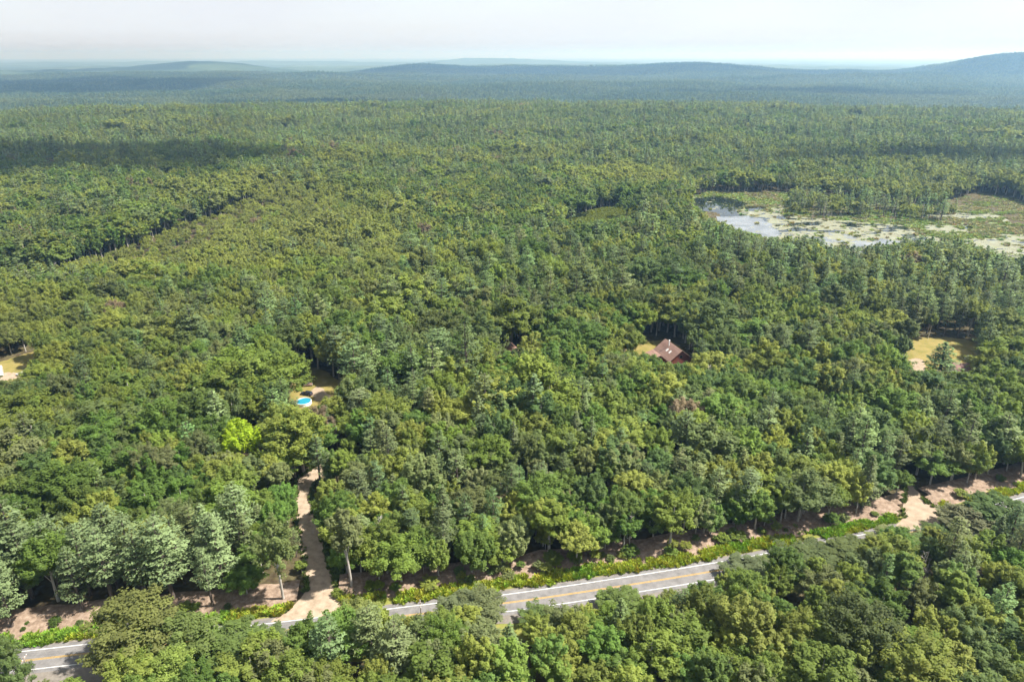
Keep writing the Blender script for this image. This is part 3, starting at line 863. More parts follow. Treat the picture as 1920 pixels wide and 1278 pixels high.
PTS = forest_points()
bi_ = rng.integers(0, len(RC), 120); bo_ = rng.uniform(8.4, 11.5, 120)
bp_ = RC[bi_] + RN[bi_] * bo_[:, None]
bp_ = bp_[(bp_[:, 0] > -140) & (bp_[:, 0] < 200) & (rng.random(120) < 1 - .55 * S(bp_[:, 0], 40, 90))]
si_ = rng.integers(0, len(RC), 230); so_ = rng.uniform(12, 32, 230)
sp0 = RC[si_] + RN[si_] * so_[:, None]; sp0 = sp0[(sp0[:, 0] > -50) & (sp0[:, 0] < 190)]
NS = len(sp0); PTS = np.vstack([PTS, sp0]); sapl = np.zeros(len(PTS) + len(bp_), bool); sapl[len(PTS) - NS:len(PTS)] = True
me0 = [U(1050, 412), U(1085, 400), U(1130, 389), U(1200, 383), U(1222, 392)]
mq = []
for q in rng.uniform(0, len(me0) - 1.001, 90):
    k = int(q); t = q - k; mq.append((me0[k][0] * (1 - t) + me0[k + 1][0] * t + rng.normal() * 2, me0[k][1] * (1 - t) + me0[k + 1][1] * t + rng.uniform(1, 10)))
PTS = np.vstack([PTS, mq]); NS += len(mq); sapl = np.zeros(len(PTS) + len(bp_), bool); sapl[len(PTS) - NS:len(PTS)] = True
NB = len(bp_); PTS = np.vstack([PTS, bp_]); bank_shrub = np.zeros(len(PTS), bool); bank_shrub[-NB:] = True
X, Y = PTS[:, 0], PTS[:, 1]
RD = road_side(X, Y)
ok = ~((RD > -5.2) & (RD < 8.8 + 1.6 * vnoise(X / 9, Y / 9, 4))) | bank_shrub
DRV = DRV_L + DRV_R[::-1]; DR2 = D2_L + D2_R[::-1]
for pl_ in (DRV, DR2, *LAWNS.values()): ok &= ~inpoly(X, Y, pl_)
ok &= ~inpoly(X, Y, lay)
SH_XY = (U(957, 655, 6.4)[0], U(957, 655, 6.4)[1] + 5.0)
ok &= (np.hypot(X - SH_XY[0], Y - SH_XY[1]) > 9.0) & (np.hypot((X - SH_XY[0] - 9) / 1.3, Y - SH_XY[1]) > 9.0)
g_ = PU([(583, 935), (598, 925), (612, 975), (640, 1050), (660, 1112), (640, 1128)]); ok &= ~inpoly(X, Y, g_)
pond_in = inpoly(X + 8 * (vnoise(X / 15, Y / 15, 5) - .5), Y, POND); isl = inpoly(X, Y, ISLAND)
ok &= ~(pond_in & ~isl)
ok &= ~((isl) & (rng.random(len(X)) < 0.38))
PTS = PTS[ok]; X, Y, RD = X[ok], Y[ok], RD[ok]; isl = isl[ok]; bank_shrub = bank_shrub[ok]; sapl = sapl[ok]
Z = ground_z(X, Y); RR = np.hypot(X, Y); NT = len(X)

# species, height
pp = 0.05 + 0.30 * S(fbm(X / 130, Y / 90, 81, 3), .5, .62) + 0.30 * S(RR, 600, 1100)
pp = np.where(inpoly(X, Y, PINES_RIGHT), 0.62, pp)
CA, CB = np.array(U(95, 512)), np.array(U(455, 386))
cd = CB - CA; cl = np.linalg.norm(cd); cd = cd / cl
ct = ((X - CA[0]) * cd[0] + (Y - CA[1]) * cd[1]) / cl
cs = -((X - CA[0]) * -cd[1] + (Y - CA[1]) * cd[0]) + 14 * (vnoise(ct * 9, 0 * ct, 6) - .5)     # metres on the near side of the cut edge
young_f = S(ct, -0.15, 0.1) * (1 - S(ct, 0.9, 1.5)) * np.where(cs > 0, 1 - S(cs, 15, 170), 0)
young = young_f > 0.35
pp = np.where(young, 0.06, pp); pp = np.where(isl, 0.75, pp)
pf = inpoly(X, Y, PINES_FRONT); pp = np.where(pf, 0.93, pp)
near_wood = RD < 0
pp = np.where(near_wood & ~pf, 0.05 + 0.25 * (X > 105), pp)
is_pine = (rng.random(NT) < pp) & ~bank_shrub & ~sapl
hgt = np.where(is_pine, 20.0, 16.5) * rng.normal(1.0, 0.13, NT).clip(.65, 1.35) * (0.68 + 0.62 * fbm(X / 75, Y / 75, 83, 2))
hgt = np.where(near_wood & ~is_pine, hgt * 0.90, hgt)
hgt = hgt * (1 - young_f) + young_f * rng.uniform(4.5, 8.5, NT)
hgt = np.where(isl, hgt * 0.82, hgt)
edge_cut = (cs < 0) & (cs > -26) & (ct > -0.05) & (ct < 1.1)
hgt = np.where(edge_cut, rng.uniform(18, 22, NT), hgt)
roadside = (RD > 0) & (RD < 40) & ~pf
hgt = np.where(roadside, hgt * rng.uniform(.85, 1.05, NT), hgt)
big = (rng.random(NT) < .09) & ~young & ~near_wood
hgt = np.where(big, hgt * 1.18, hgt)
hgt = np.where(pf, hgt * 1.15, hgt)
hgt = np.where(sapl, rng.uniform(6.0, 12.0, NT), hgt)
hgt = np.where(bank_shrub, rng.uniform(1.0, 3.2, NT), hgt)
width = rng.uniform(1.15, 1.75, NT) * np.where(is_pine, 0.9, 1.0) * np.where(big, 1.3, 1.0) * (1 + 0.12 * S(RR, 500, 1500))

# each tree's own leaf colour: species and stand differ, not the light
LEAF_GAIN = np.array([1.80, 1.60, 1.86])
BASE = np.array([[0.060, 0.105, 0.020], [0.085, 0.125, 0.022], [0.115, 0.150, 0.028], [0.062, 0.092, 0.027], [0.082, 0.110, 0.036], [0.050, 0.085, 0.024], [0.125, 0.155, 0.030]])
wts = np.array([.25, .25, .14, .14, .10, .09, .03])
nwp = np.array([.22, .34, .22, .06, .10, .02, .04])
ti = np.where(near_wood[:, None], BASE[rng.choice(len(BASE), NT, p=nwp)], BASE[rng.choice(len(BASE), NT, p=wts)]) * rng.uniform(.86, 1.16, (NT, 1)) * rng.normal(1, .04, (NT, 3)).clip(.85, 1.15)
yl = S(fbm(X / 120, Y / 120, 91, 3), .46, .66)[:, None] * S(RR, 250, 420)[:, None]
ti = ti * (1 - 0.5 * yl) + 0.5 * yl * np.array([0.140, 0.165, 0.035])
yfc = young_f[:, None] * 0.8
ti = ti * (1 - yfc) + yfc * (np.array([0.165, 0.185, 0.040]) * rng.uniform(.7, 1.15, (NT, 1)) * rng.normal(1, .08, (NT, 3)).clip(.8, 1.2))
ti[:, 0] = np.minimum(ti[:, 0], ti[:, 1] * 0.80)
rus = (rng.random(NT) < 0.006) & (RR > 150)
ti = np.where(rus[:, None], np.array([0.105, 0.093, 0.050]) * rng.uniform(.8, 1.2, (NT, 1)), ti)
pt = np.array([0.058, 0.088, 0.029]) * rng.uniform(.78, 1.3, (NT, 1)) * rng.normal(1, .06, (NT, 3)).clip(.8, 1.2)
pt = np.where(pf[:, None], np.array([0.072, 0.108, 0.040]) * rng.uniform(.85, 1.15, (NT, 1)), pt)
ti = np.where(is_pine[:, None], pt, ti) * LEAF_GAIN * (0.82 + 0.42 * fbm(X / 60, Y / 60, 93, 3))[:, None]

# prototype for each tree and the final size; trees that would hide what the photograph shows are younger or missing
lod = np.where(RR < 430, 0, 1)
pid = np.empty(NT, int)
for k_, (b_, p_) in enumerate((('bl_hi', 'pi_hi'), ('bl_mid', 'pi_mid'))):
    s_ = lod == k_
    pid[s_] = np.where(is_pine[s_], rng.choice(PN[p_], s_.sum()), rng.choice(PN[b_], s_.sum()))
PH = np.array([PMESH[i][2] for i in range(len(PMESH))]); PB = np.array([PMESH[i][3] for i in range(len(PMESH))]); PR = np.array([PMESH[i][4] for i in range(len(PMESH))])
keep = np.ones(NT, bool)
scx = np.empty((NT, 3))
for i in range(NT):
    s = hgt[i] / PH[pid[i]]; wv = width[i] * (1.0 if hgt[i] > 10 else (1.25 if hgt[i] > 5 else 1.9))
    if RR[i] < 740:
        for f in (1.0, .85, .7, .55, .42, .3):
            c = covers(X[i], Y[i], Z[i], hgt[i] * f, PB[pid[i]], PR[pid[i]] * s * wv * max(f, .5), 4.0 if 0 < RD[i] < 45 else 1.0)
            if c < 0.015: break
        else:
            keep[i] = False
        if f < 1:
            s *= f; wv *= max(f, .5) / f
            hgt[i] *= f
    scx[i] = (s * wv, s * wv, s)
X, Y, Z, RD, RR, hgt, is_pine, young, near_wood, pf, ti, pid, scx, isl, edge_cut = [a[keep] for a in (X, Y, Z, RD, RR, hgt, is_pine, young, near_wood, pf, ti, pid, scx, isl, edge_cut)]
NT = len(X); rot = rng.uniform(0, 6.283, NT)

# the big trees on the near side of the road that the photograph shows standing over it: pixel column, row of the top, width, side offset, tint
HERO = [(225, 1112, 175, 7, (.085, .105, .028)), (330, 1138, 130, 8, (.075, .11, .028)), (432, 1150, 135, 7, (.07, .11, .026)), (505, 1172, 110, 7, (.065, .10, .03)),
        (590, 1170, 110, 7, (.07, .105, .03)), (664, 1118, 90, 5.5, (.105, .135, .035)), (745, 1156, 80, 8, (.085, .12, .04)), (858, 1104, 100, 6, (.075, .10, .042)), (905, 1094, 110, 6.5, (.085, .11, .042)),
        (1005, 1128, 70, 8, (.07, .11, .03)), (1165, 1100, 90, 9, (.075, .115, .028)), (1405, 1046, 100, 5.5, (.07, .095, .04)), (1462, 1034, 100, 5.5, (.085, .12, .035)),
        (1540, 1024, 120, 6, (.062, .088, .03)), (1612, 1026, 110, 6.5, (.065, .09, .028)), (1690, 990, 100, 5.5, (.10, .125, .045)), (1745, 982, 100, 6, (.08, .12, .035)), (1800, 985, 110, 10, (.06, .095, .028)),
        (1838, 946, 110, 6, (.085, .10, .045)), (1895, 925, 120, 7, (.05, .085, .024)), (8, 1188, 60, 6, (.07, .11, .03)), (20, 1232, 60, 13, (.065, .105, .03))]
def height_for(bx, by, top_px, R, base):
    """tree height whose crown outline just reaches the given picture row"""
    best = 4.0
    for h in np.arange(3.5, 26, .25):
        _, cy_, _, b_ = ellipse(bx, by, 0.0, h, base, R)
        if cy_ - b_ >= top_px: best = h
    return float(best)


HERO2 = [(461, 878, 784, 66, 'bl_hi', 3, (.155, .235, .014)), (1758, 712, 640, 56, 'pi_hi', 4, (.06, .10, .033)), (682, 815, 722, 58, 'pi_hi', 0, (.085, .115, .045)),
         (548, 880, 770, 66, 'bl_hi', 0, (.075, .12, .025)), (532, 1124, 968, 70, 'bl_hi', 4, (.085, .12, .035)), (660, 1102, 955, 62, 'bl_hi', 6, (.09, .115, .04))]
hx_, rows_ = [], []
for n_, (px_, pt_, wp_, of_, tc_) in enumerate(HERO):
    q_ = RC - RN * of_
    a_, _, dep_ = proj(q_[:, 0], q_[:, 1], np.full(len(q_), 8.0))
    b_ = q_[int(np.argmin(np.abs(a_ - px_)))]
    dp = b_[1] * CP + (CAM_H - 9) * SP; pr_ = PN['bl_hi'][[2, 5, 7, 0][n_ % 4]]
    zt = height_for(b_[0], b_[1], pt_, wp_ * dp / FPX / 2, PB[pr_])
    rows_.append((b_[0], b_[1], zt, wp_ * dp / FPX / 2, tc_, PN['bl_hi'][[2, 5, 7, 0][n_ % 4]], -7.0))
for px_, pb_, pt_, wp_, kd_, ki_, tc_ in HERO2:
    b_ = U(px_, pb_); dp = b_[1] * CP + (CAM_H - 9) * SP
    zt = height_for(b_[0], b_[1], pt_, wp_ * dp / FPX / 2, PB[PN[kd_][ki_]])
    rows_.append((b_[0], b_[1], zt, wp_ * dp / FPX / 2, tc_, PN[kd_][ki_], 30.0))
far_ok = np.ones(NT, bool)
for hx, hy, hz, hr, tc_, kk, rd_ in rows_: far_ok &= (np.hypot(X - hx, Y - hy) > hr * .8) | ((RD > 0) & (rd_ < 0))
def ext(a, vals): return np.concatenate([a[far_ok], np.asarray(vals, a.dtype).reshape((len(vals),) + a.shape[1:])])
nh = len(rows_); lime_xy = U(461, 874)
hp = [r[5] for r in rows_]
scx = ext(scx, [(r[3] / PR[p], r[3] / PR[p], r[2] / PH[p]) for r, p in zip(rows_, hp)])
RD = ext(RD, [r[6] if r[6] < 0 else float(road_side([r[0]], [r[1]])[0]) for r in rows_]); RR = ext(RR, [math.hypot(r[0], r[1]) for r in rows_]); Z = ext(Z, [0.0] * nh)
hgt = ext(hgt, [r[2] for r in rows_]); is_pine = ext(is_pine, [r[5] in PN['pi_hi'] for r in rows_]); young = ext(young, [False] * nh); near_wood = ext(near_wood, [True] * nh)
pf = ext(pf, [False] * nh); ti = ext(ti, [tuple(np.array(r[4]) * LEAF_GAIN) for r in rows_]); pid = ext(pid, hp); isl = ext(isl, [False] * nh); edge_cut = ext(edge_cut, [False] * nh)
X, Y = ext(X, [r[0] for r in rows_]), ext(Y, [r[1] for r in rows_])
NT = len(X); rot = rng.uniform(0, 6.283, NT)
lime = int(np.argmin((X - lime_xy[0]) ** 2 + (Y - lime_xy[1]) ** 2))

# how much of each near tree shows: front to back over the picture
vis = np.zeros(NT)
canvas = np.zeros(GX.shape, bool)
order = np.argsort(Y)
for i in order:
    if RR[i] > 330: continue
    px, py, a, b = ellipse(X[i], Y[i], Z[i], hgt[i], PB[pid[i]], PR[pid[i]] * scx[i, 0])
    i0 = max(0, int((px - a) / 2)); i1 = min(960, int((px + a) / 2) + 1); j0 = max(0, int((py - b) / 2)); j1 = min(639, int((py + b) / 2) + 1)
    if i1 <= i0 or j1 <= j0: continue
    e = ((GX[j0:j1, i0:i1] - px) / a) ** 2 + ((GY[j0:j1, i0:i1] - py) / b) ** 2 < 1
    sub = canvas[j0:j1, i0:i1]
    vis[i] = (e & ~sub).sum(); sub |= e
def top(mask, n):
    c = np.where(mask & (vis > 40))[0]; return c[np.argsort(-vis[c])][:n]
shrubby = (hgt < 7.0) & ~is_pine & ~young
IND_B = top(~is_pine & ~shrubby, 300); IND_P = top(is_pine, 160); IND_S = top(shrubby, 120)
if lime not in IND_B: IND_B = np.append(IND_B[:-1], lime)
single = np.zeros(NT, bool); single[IND_B] = True; single[IND_P] = True; single[IND_S] = True

ORD1 = ['', 'first', 'second', 'third', 'fourth', 'fifth', 'sixth', 'seventh', 'eighth', 'ninth', 'tenth', 'eleventh', 'twelfth', 'thirteenth', 'fourteenth', 'fifteenth', 'sixteenth', 'seventeenth', 'eighteenth', 'nineteenth']
TENS = {2: ('twentieth', 'twenty'), 3: ('thirtieth', 'thirty'), 4: ('fortieth', 'forty'), 5: ('fiftieth', 'fifty'), 6: ('sixtieth', 'sixty'), 7: ('seventieth', 'seventy')}
def ordinal(n):
    if n < 20: return ORD1[n]
    a, b = divmod(n, 10); return TENS[a][0] if b == 0 else TENS[a][1] + '-' + ORD1[b]
def tone(c):
    r, g, b = c
    if r > g * 1.2: return 'rusty'
    if r > 0.19 and g > 0.28: return 'lime-green'
    if r > 0.92 * g: return 'yellow-green' if g > .13 else 'olive'
    if g > 0.135: return 'bright-green'
    if g < 0.085: return 'dark-green'
    if b > 0.34 * g: return 'grey-green'
    return 'mid-green'
def zone(i):
    if RD[i] < 0:
        k = max(0, int((-RD[i] - 5) // 8)); return (0, k), ('row nearest the road, near woods' if k <= 0 else '%s row back from road, near woods' % ordinal(k + 1))
    gx = -50 - (Y[i] - 130) * 0.25
    side = 'left of gravel driveway' if X[i] < gx else ('between the two driveways' if X[i] < 120 + (Y[i] - 165) * .3 else 'right of sandy driveway')
    k = max(0, int((RD[i] - 9) // 9))
    return (side, k), ('roadside front row ' if k <= 0 else '%s row beyond road, ' % ordinal(k + 1)) + side


def place_individuals(ids, name, noun, cat, group):
    rows = {}
    for i in ids: rows.setdefault(zone(i), []).append(i)
    for (kz, txt), lst in rows.items():
        lst.sort(key=lambda i: X[i] / Y[i])
        for n, i in enumerate(lst):
            sz = 'tall' if hgt[i] > (17 if not is_pine[i] else 20) else ('small' if hgt[i] < 10 else ('young' if hgt[i] < 13 else 'full-grown'))
            o = empty(name, (X[i], Y[i], Z[i]), rot[i]); o.scale = scx[i]
            pos = 'only one' if len(lst) == 1 else ordinal(n + 1) + ' from left'
            tag(o, '%s %s %s, %s, %s' % (sz, tone(ti[i]), noun, pos, txt), cat, group)
            tm, cm = PMESH[pid[i]][:2]
            t_ = bpy.data.objects.new('trunk', tm); COL.objects.link(t_); t_.parent = o
            c_ = bpy.data.objects.new('crown', cm); COL.objects.link(c_); c_.parent = o
            c_['tint'] = [float(q) for q in ti[i]]


place_individuals(IND_B, 'broadleaf_tree', 'leafy tree', 'tree', 'broadleaf trees of the nearer woods')
place_individuals(IND_P, 'pine_tree', 'pine', 'pine tree', 'pines of the nearer woods')
place_individuals(IND_S, 'shrub', 'shrub', 'shrub', 'shrubs at the edge of the woods')
rest = ~single
fo = scatter('forest', np.stack([X, Y, Z], 1)[rest], pid[rest], rot[rest], scx[rest], ti[rest])
tag(fo, 'mixed green forest of pines and leafy trees filling the middle distance', 'forest', kind='stuff')


def far_forest():
    P = []
    for r0, r1, sp in ((2000, 3200, 11.0), (3200, 4600, 14.0), (4600, 7200, 19.0)):
        for a in np.arange(r0, r1, sp * .9):
            if a < 2150 and False: continue
            n = int(2 * math.radians(41) * a / sp)
            th = np.linspace(-1, 1, n) * math.radians(41) + rng.uniform(0, sp / a)
            P.append(np.stack([np.sin(th) * a + rng.uniform(-.5, .5, n) * sp, np.cos(th) * a + rng.uniform(-.5, .5, n) * sp, np.full(n, sp)], 1))
    P = np.vstack(P); x, y, sp = P.T; n = len(x); z = ground_z(x, y)
    pin = rng.random(n) < 0.25 + 0.5 * S(fbm(x / 400, y / 250, 95, 3), .42, .62)
    idx = np.where(pin, rng.choice(PN['pi_far'], n), rng.choice(PN['bl_far'], n))
    s = rng.uniform(.8, 1.2, n); ws = s * (0.95 + (sp - 8) * 0.045)
    t = np.where(pin[:, None], np.array([0.032, 0.060, 0.024]), np.array([0.070, 0.100, 0.026])) * rng.uniform(.75, 1.25, (n, 1))
    yl = S(fbm(x / 500, y / 260, 97, 3), .5, .66)[:, None]
    t = (t * (1 - .4 * yl) + .4 * yl * np.array([0.10, 0.12, 0.035])) * LEAF_GAIN
    o = scatter('far_forest', np.stack([x, y, z], 1), idx, rng.uniform(0, 6.28, n), np.stack([ws, ws, s], 1), t)
    tag(o, 'distant forest canopy running to the hazy hills', 'forest', kind='stuff')


far_forest()

# ------------------------------------------------------------------ standing dead trees
def place_snags(pts, hs, txt, group):
    lst = sorted(zip(pts, hs), key=lambda q: q[0][0] / q[0][1])
    for n, ((x, y), h) in enumerate(lst):
        k = PN['snag'][n % 4]
        o = bpy.data.objects.new('dead_tree', PMESH[k][0]); COL.objects.link(o)
        s = h / PH[k]; o.location = (x, y, float(ground_z(x, y))); o.scale = (s, s, s); o.rotation_euler = (rng.normal() * .04, rng.normal() * .04, rng.uniform(0, 6.28))
        tag(o, 'bare grey dead tree, %s from left %s' % (ordinal(n + 1), txt), 'dead tree', group)


SHORE = PU([(1302, 364), (1330, 358), (1400, 358), (1440, 356), (1490, 360)])
sp_ = []
for q in np.linspace(0, 1, 30):
    k = q * (len(SHORE) - 1); i0 = min(int(k), len(SHORE) - 2); t = k - i0
    sp_.append((SHORE[i0][0] * (1 - t) + SHORE[i0 + 1][0] * t + rng.normal() * 2, SHORE[i0][1] * (1 - t) + SHORE[i0 + 1][1] * t + rng.uniform(-2, 8)))
place_snags(sp_, rng.uniform(10, 17, 30), 'along the pond far shore', 'dead trees round the pond')
isp = []
while len(isp) < 34:
    x, y = U(rng.uniform(1450, 1860), rng.uniform(384, 424))
    if inpoly(np.array([x]), np.array([y]), POND)[0]: isp.append((x, y))
place_snags(isp, rng.uniform(6, 14, 34), 'standing in the marsh right of the pond', 'dead trees round the pond')
place_snags([U(px, py) for px, py in ((1050, 1300), (1150, 1318), (1215, 1302), (1235, 1268), (1260, 1312), (1300, 1325), (1352, 1315), (1415, 1265), (1545, 1260), (1640, 1120), (1720, 1110), (1870, 1130))],
            [13, 12, 14, 13, 13, 12, 13, 12, 12, 13, 13, 12], 'poking out of the near woods', 'dead trees in the near woods')
place_snags([U(px, py) for px, py in ((720, 1085), (795, 1078), (1500, 975), (715, 1050), (90, 880), (1180, 1030), (1330, 760))], [8, 9, 9, 15, 17, 12, 18], 'in the woods beyond the road', 'dead trees in the near woods')

# ------------------------------------------------------------------ grass and weeds
TUFTS = bpy.data.collections.new('grass_prototypes')


def tuft(name, seed, n, h, spread, wd):
    rg = np.random.default_rng(seed); v = []; f = []
    for i in range(n):
        a = rg.uniform(0, 6.28); b = np.array([math.cos(a), math.sin(a), 0]); s = np.array([-b[1], b[0], 0])
        p = b * spread * rg.uniform(0, .8); hh = h * rg.uniform(.55, 1.1); tip = p + b * spread * rg.uniform(.3, 1) + (0, 0, hh); mid = (p + tip) / 2 + (0, 0, hh * .15)
        k = len(v); v += [p - s * wd * .6, p + s * wd * .6, mid + s * wd, tip, mid - s * wd]; f.append((k, k + 1, k + 2, k + 3, k + 4))
    o = mesh_obj(name, v, f, M['grass'], fattr=rg.uniform(.8, 1.2, n)); COL.objects.unlink(o); TUFTS.objects.link(o)


for i_ in range(3): tuft('tuft_%d' % i_, 900 + i_, 22, .55, .45, .09)
for i_ in range(3): tuft('weed_%d' % i_, 910 + i_, 26, 1.0, .6, .14)
gi_ = rng.integers(0, len(RC), 14000); go_ = 4.4 + 3.4 * rng.random(14000) ** .8 + 1.2 * (vnoise(gi_ * .4, gi_ * 0.0, 14) - .5)
gp = RC[gi_] + RN[gi_] * go_[:, None] + rng.normal(0, .9, (14000, 2)) * (1, .25)
m_ = (gp[:, 0] > -135) & (gp[:, 0] < 190) & ~inpoly(gp[:, 0], gp[:, 1], DRV) & ~inpoly(gp[:, 0], gp[:, 1], DR2) & (vnoise(gp[:, 0] / 5, gp[:, 1] / 5, 15) > .18 + .35 * S(gp[:, 0], 55, 110))
gp = gp[m_]; n_ = len(gp)
gt = np.array([0.27, 0.33, 0.045]) * rng.uniform(.65, 1.25, (n_, 1)) * rng.normal(1, .1, (n_, 3)).clip(.7, 1.3)
lushm = (vnoise(gp[:, 0] / 9, gp[:, 1] / 9, 16) > .55)[:, None]
gt = np.where(lushm, gt * (0.72, .95, .9), gt * (1.1, 1.05, 1.0))
tag(scatter('roadside_grass', np.column_stack([gp, np.full(n_, .01)]), rng.integers(0, 6, n_), rng.uniform(0, 6.28, n_), rng.uniform(.6, 1.3, (n_, 1)) * np.ones((1, 3)), gt, TUFTS),
    'yellow-green weeds and grass along the far side of the road', 'grass', kind='stuff')
mi_ = rng.integers(0, len(MARSH_PTS), 9000); mp_ = MARSH_PTS[mi_] + rng.normal(0, .6, (9000, 2)); n_ = len(mp_)
mtint = np.array([0.20, 0.25, 0.075]) * rng.uniform(.6, 1.2, (n_, 1)) * rng.normal(1, .1, (n_, 3)).clip(.7, 1.3)
mtint = np.where((fbm(mp_[:, 0] / 30, mp_[:, 1] / 20, 18, 2) > .52)[:, None], mtint * (1.2, .95, 1.6), mtint)
tag(scatter('marsh_grass', np.column_stack([mp_, np.full(n_, .04)]), rng.integers(0, 6, n_), rng.uniform(0, 6.28, n_), rng.uniform(.8, 2.0, (n_, 1)) * np.array([[1.6, 1.6, .8]]), mtint, TUFTS),
    'green sedge fringing the pond and its islands', 'grass', kind='stuff')
ds = np.array(PU([(583, 935), (598, 925), (612, 975), (640, 1050), (668, 1112), (640, 1128), (628, 1090), (612, 1045), (598, 985)]))
q_ = np.column_stack([rng.uniform(ds[:, 0].min(), ds[:, 0].max(), 4000), rng.uniform(ds[:, 1].min(), ds[:, 1].max(), 4000)]); q_ = q_[inpoly(q_[:, 0], q_[:, 1], [tuple(d) for d in ds])]; eg = []
for ln in (DRV_L, DRV_R, D2_L, D2_R):
    c_ = catmull(ln, .35); eg.append(c_ + rng.normal(0, .45, c_.shape))
eg = np.vstack(eg); eg = eg[(road_side(eg[:, 0], eg[:, 1]) > 5.5) & (vnoise(eg[:, 0] / 2.5, eg[:, 1] / 2.5, 33) > .35)]
q_ = np.vstack([q_, eg]); n_ = len(q_)
me_ = np.array(LAWNS['meadow']); q2 = np.column_stack([rng.uniform(me_[:, 0].min(), me_[:, 0].max(), 9000), rng.uniform(me_[:, 1].min(), me_[:, 1].max(), 9000)]); q2 = q2[inpoly(q2[:, 0], q2[:, 1], LAWNS['meadow'])][:3500]
tag(scatter('driveway_grass', np.column_stack([q_, np.full(n_, .02)]), rng.integers(0, 6, n_), rng.uniform(0, 6.28, n_), rng.uniform(.5, 1.1, (n_, 1)) * np.ones((1, 3)), np.array([0.10, 0.14, .03]) * rng.uniform(.7, 1.3, (n_, 1)), TUFTS),
    'green grass and weeds edging the driveways', 'grass', kind='stuff')
n_ = len(q2)
tag(scatter('meadow_grass', np.column_stack([q2, ground_z(q2[:, 0], q2[:, 1]) + .3]), rng.integers(3, 6, n_), rng.uniform(0, 6.28, n_), rng.uniform(1.0, 2.2, (n_, 1)) * np.ones((1, 3)), np.array([0.17, 0.20, .04]) * rng.uniform(.7, 1.25, (n_, 1)), TUFTS),
    'pale green meadow strip left of the pond', 'grass', kind='stuff')

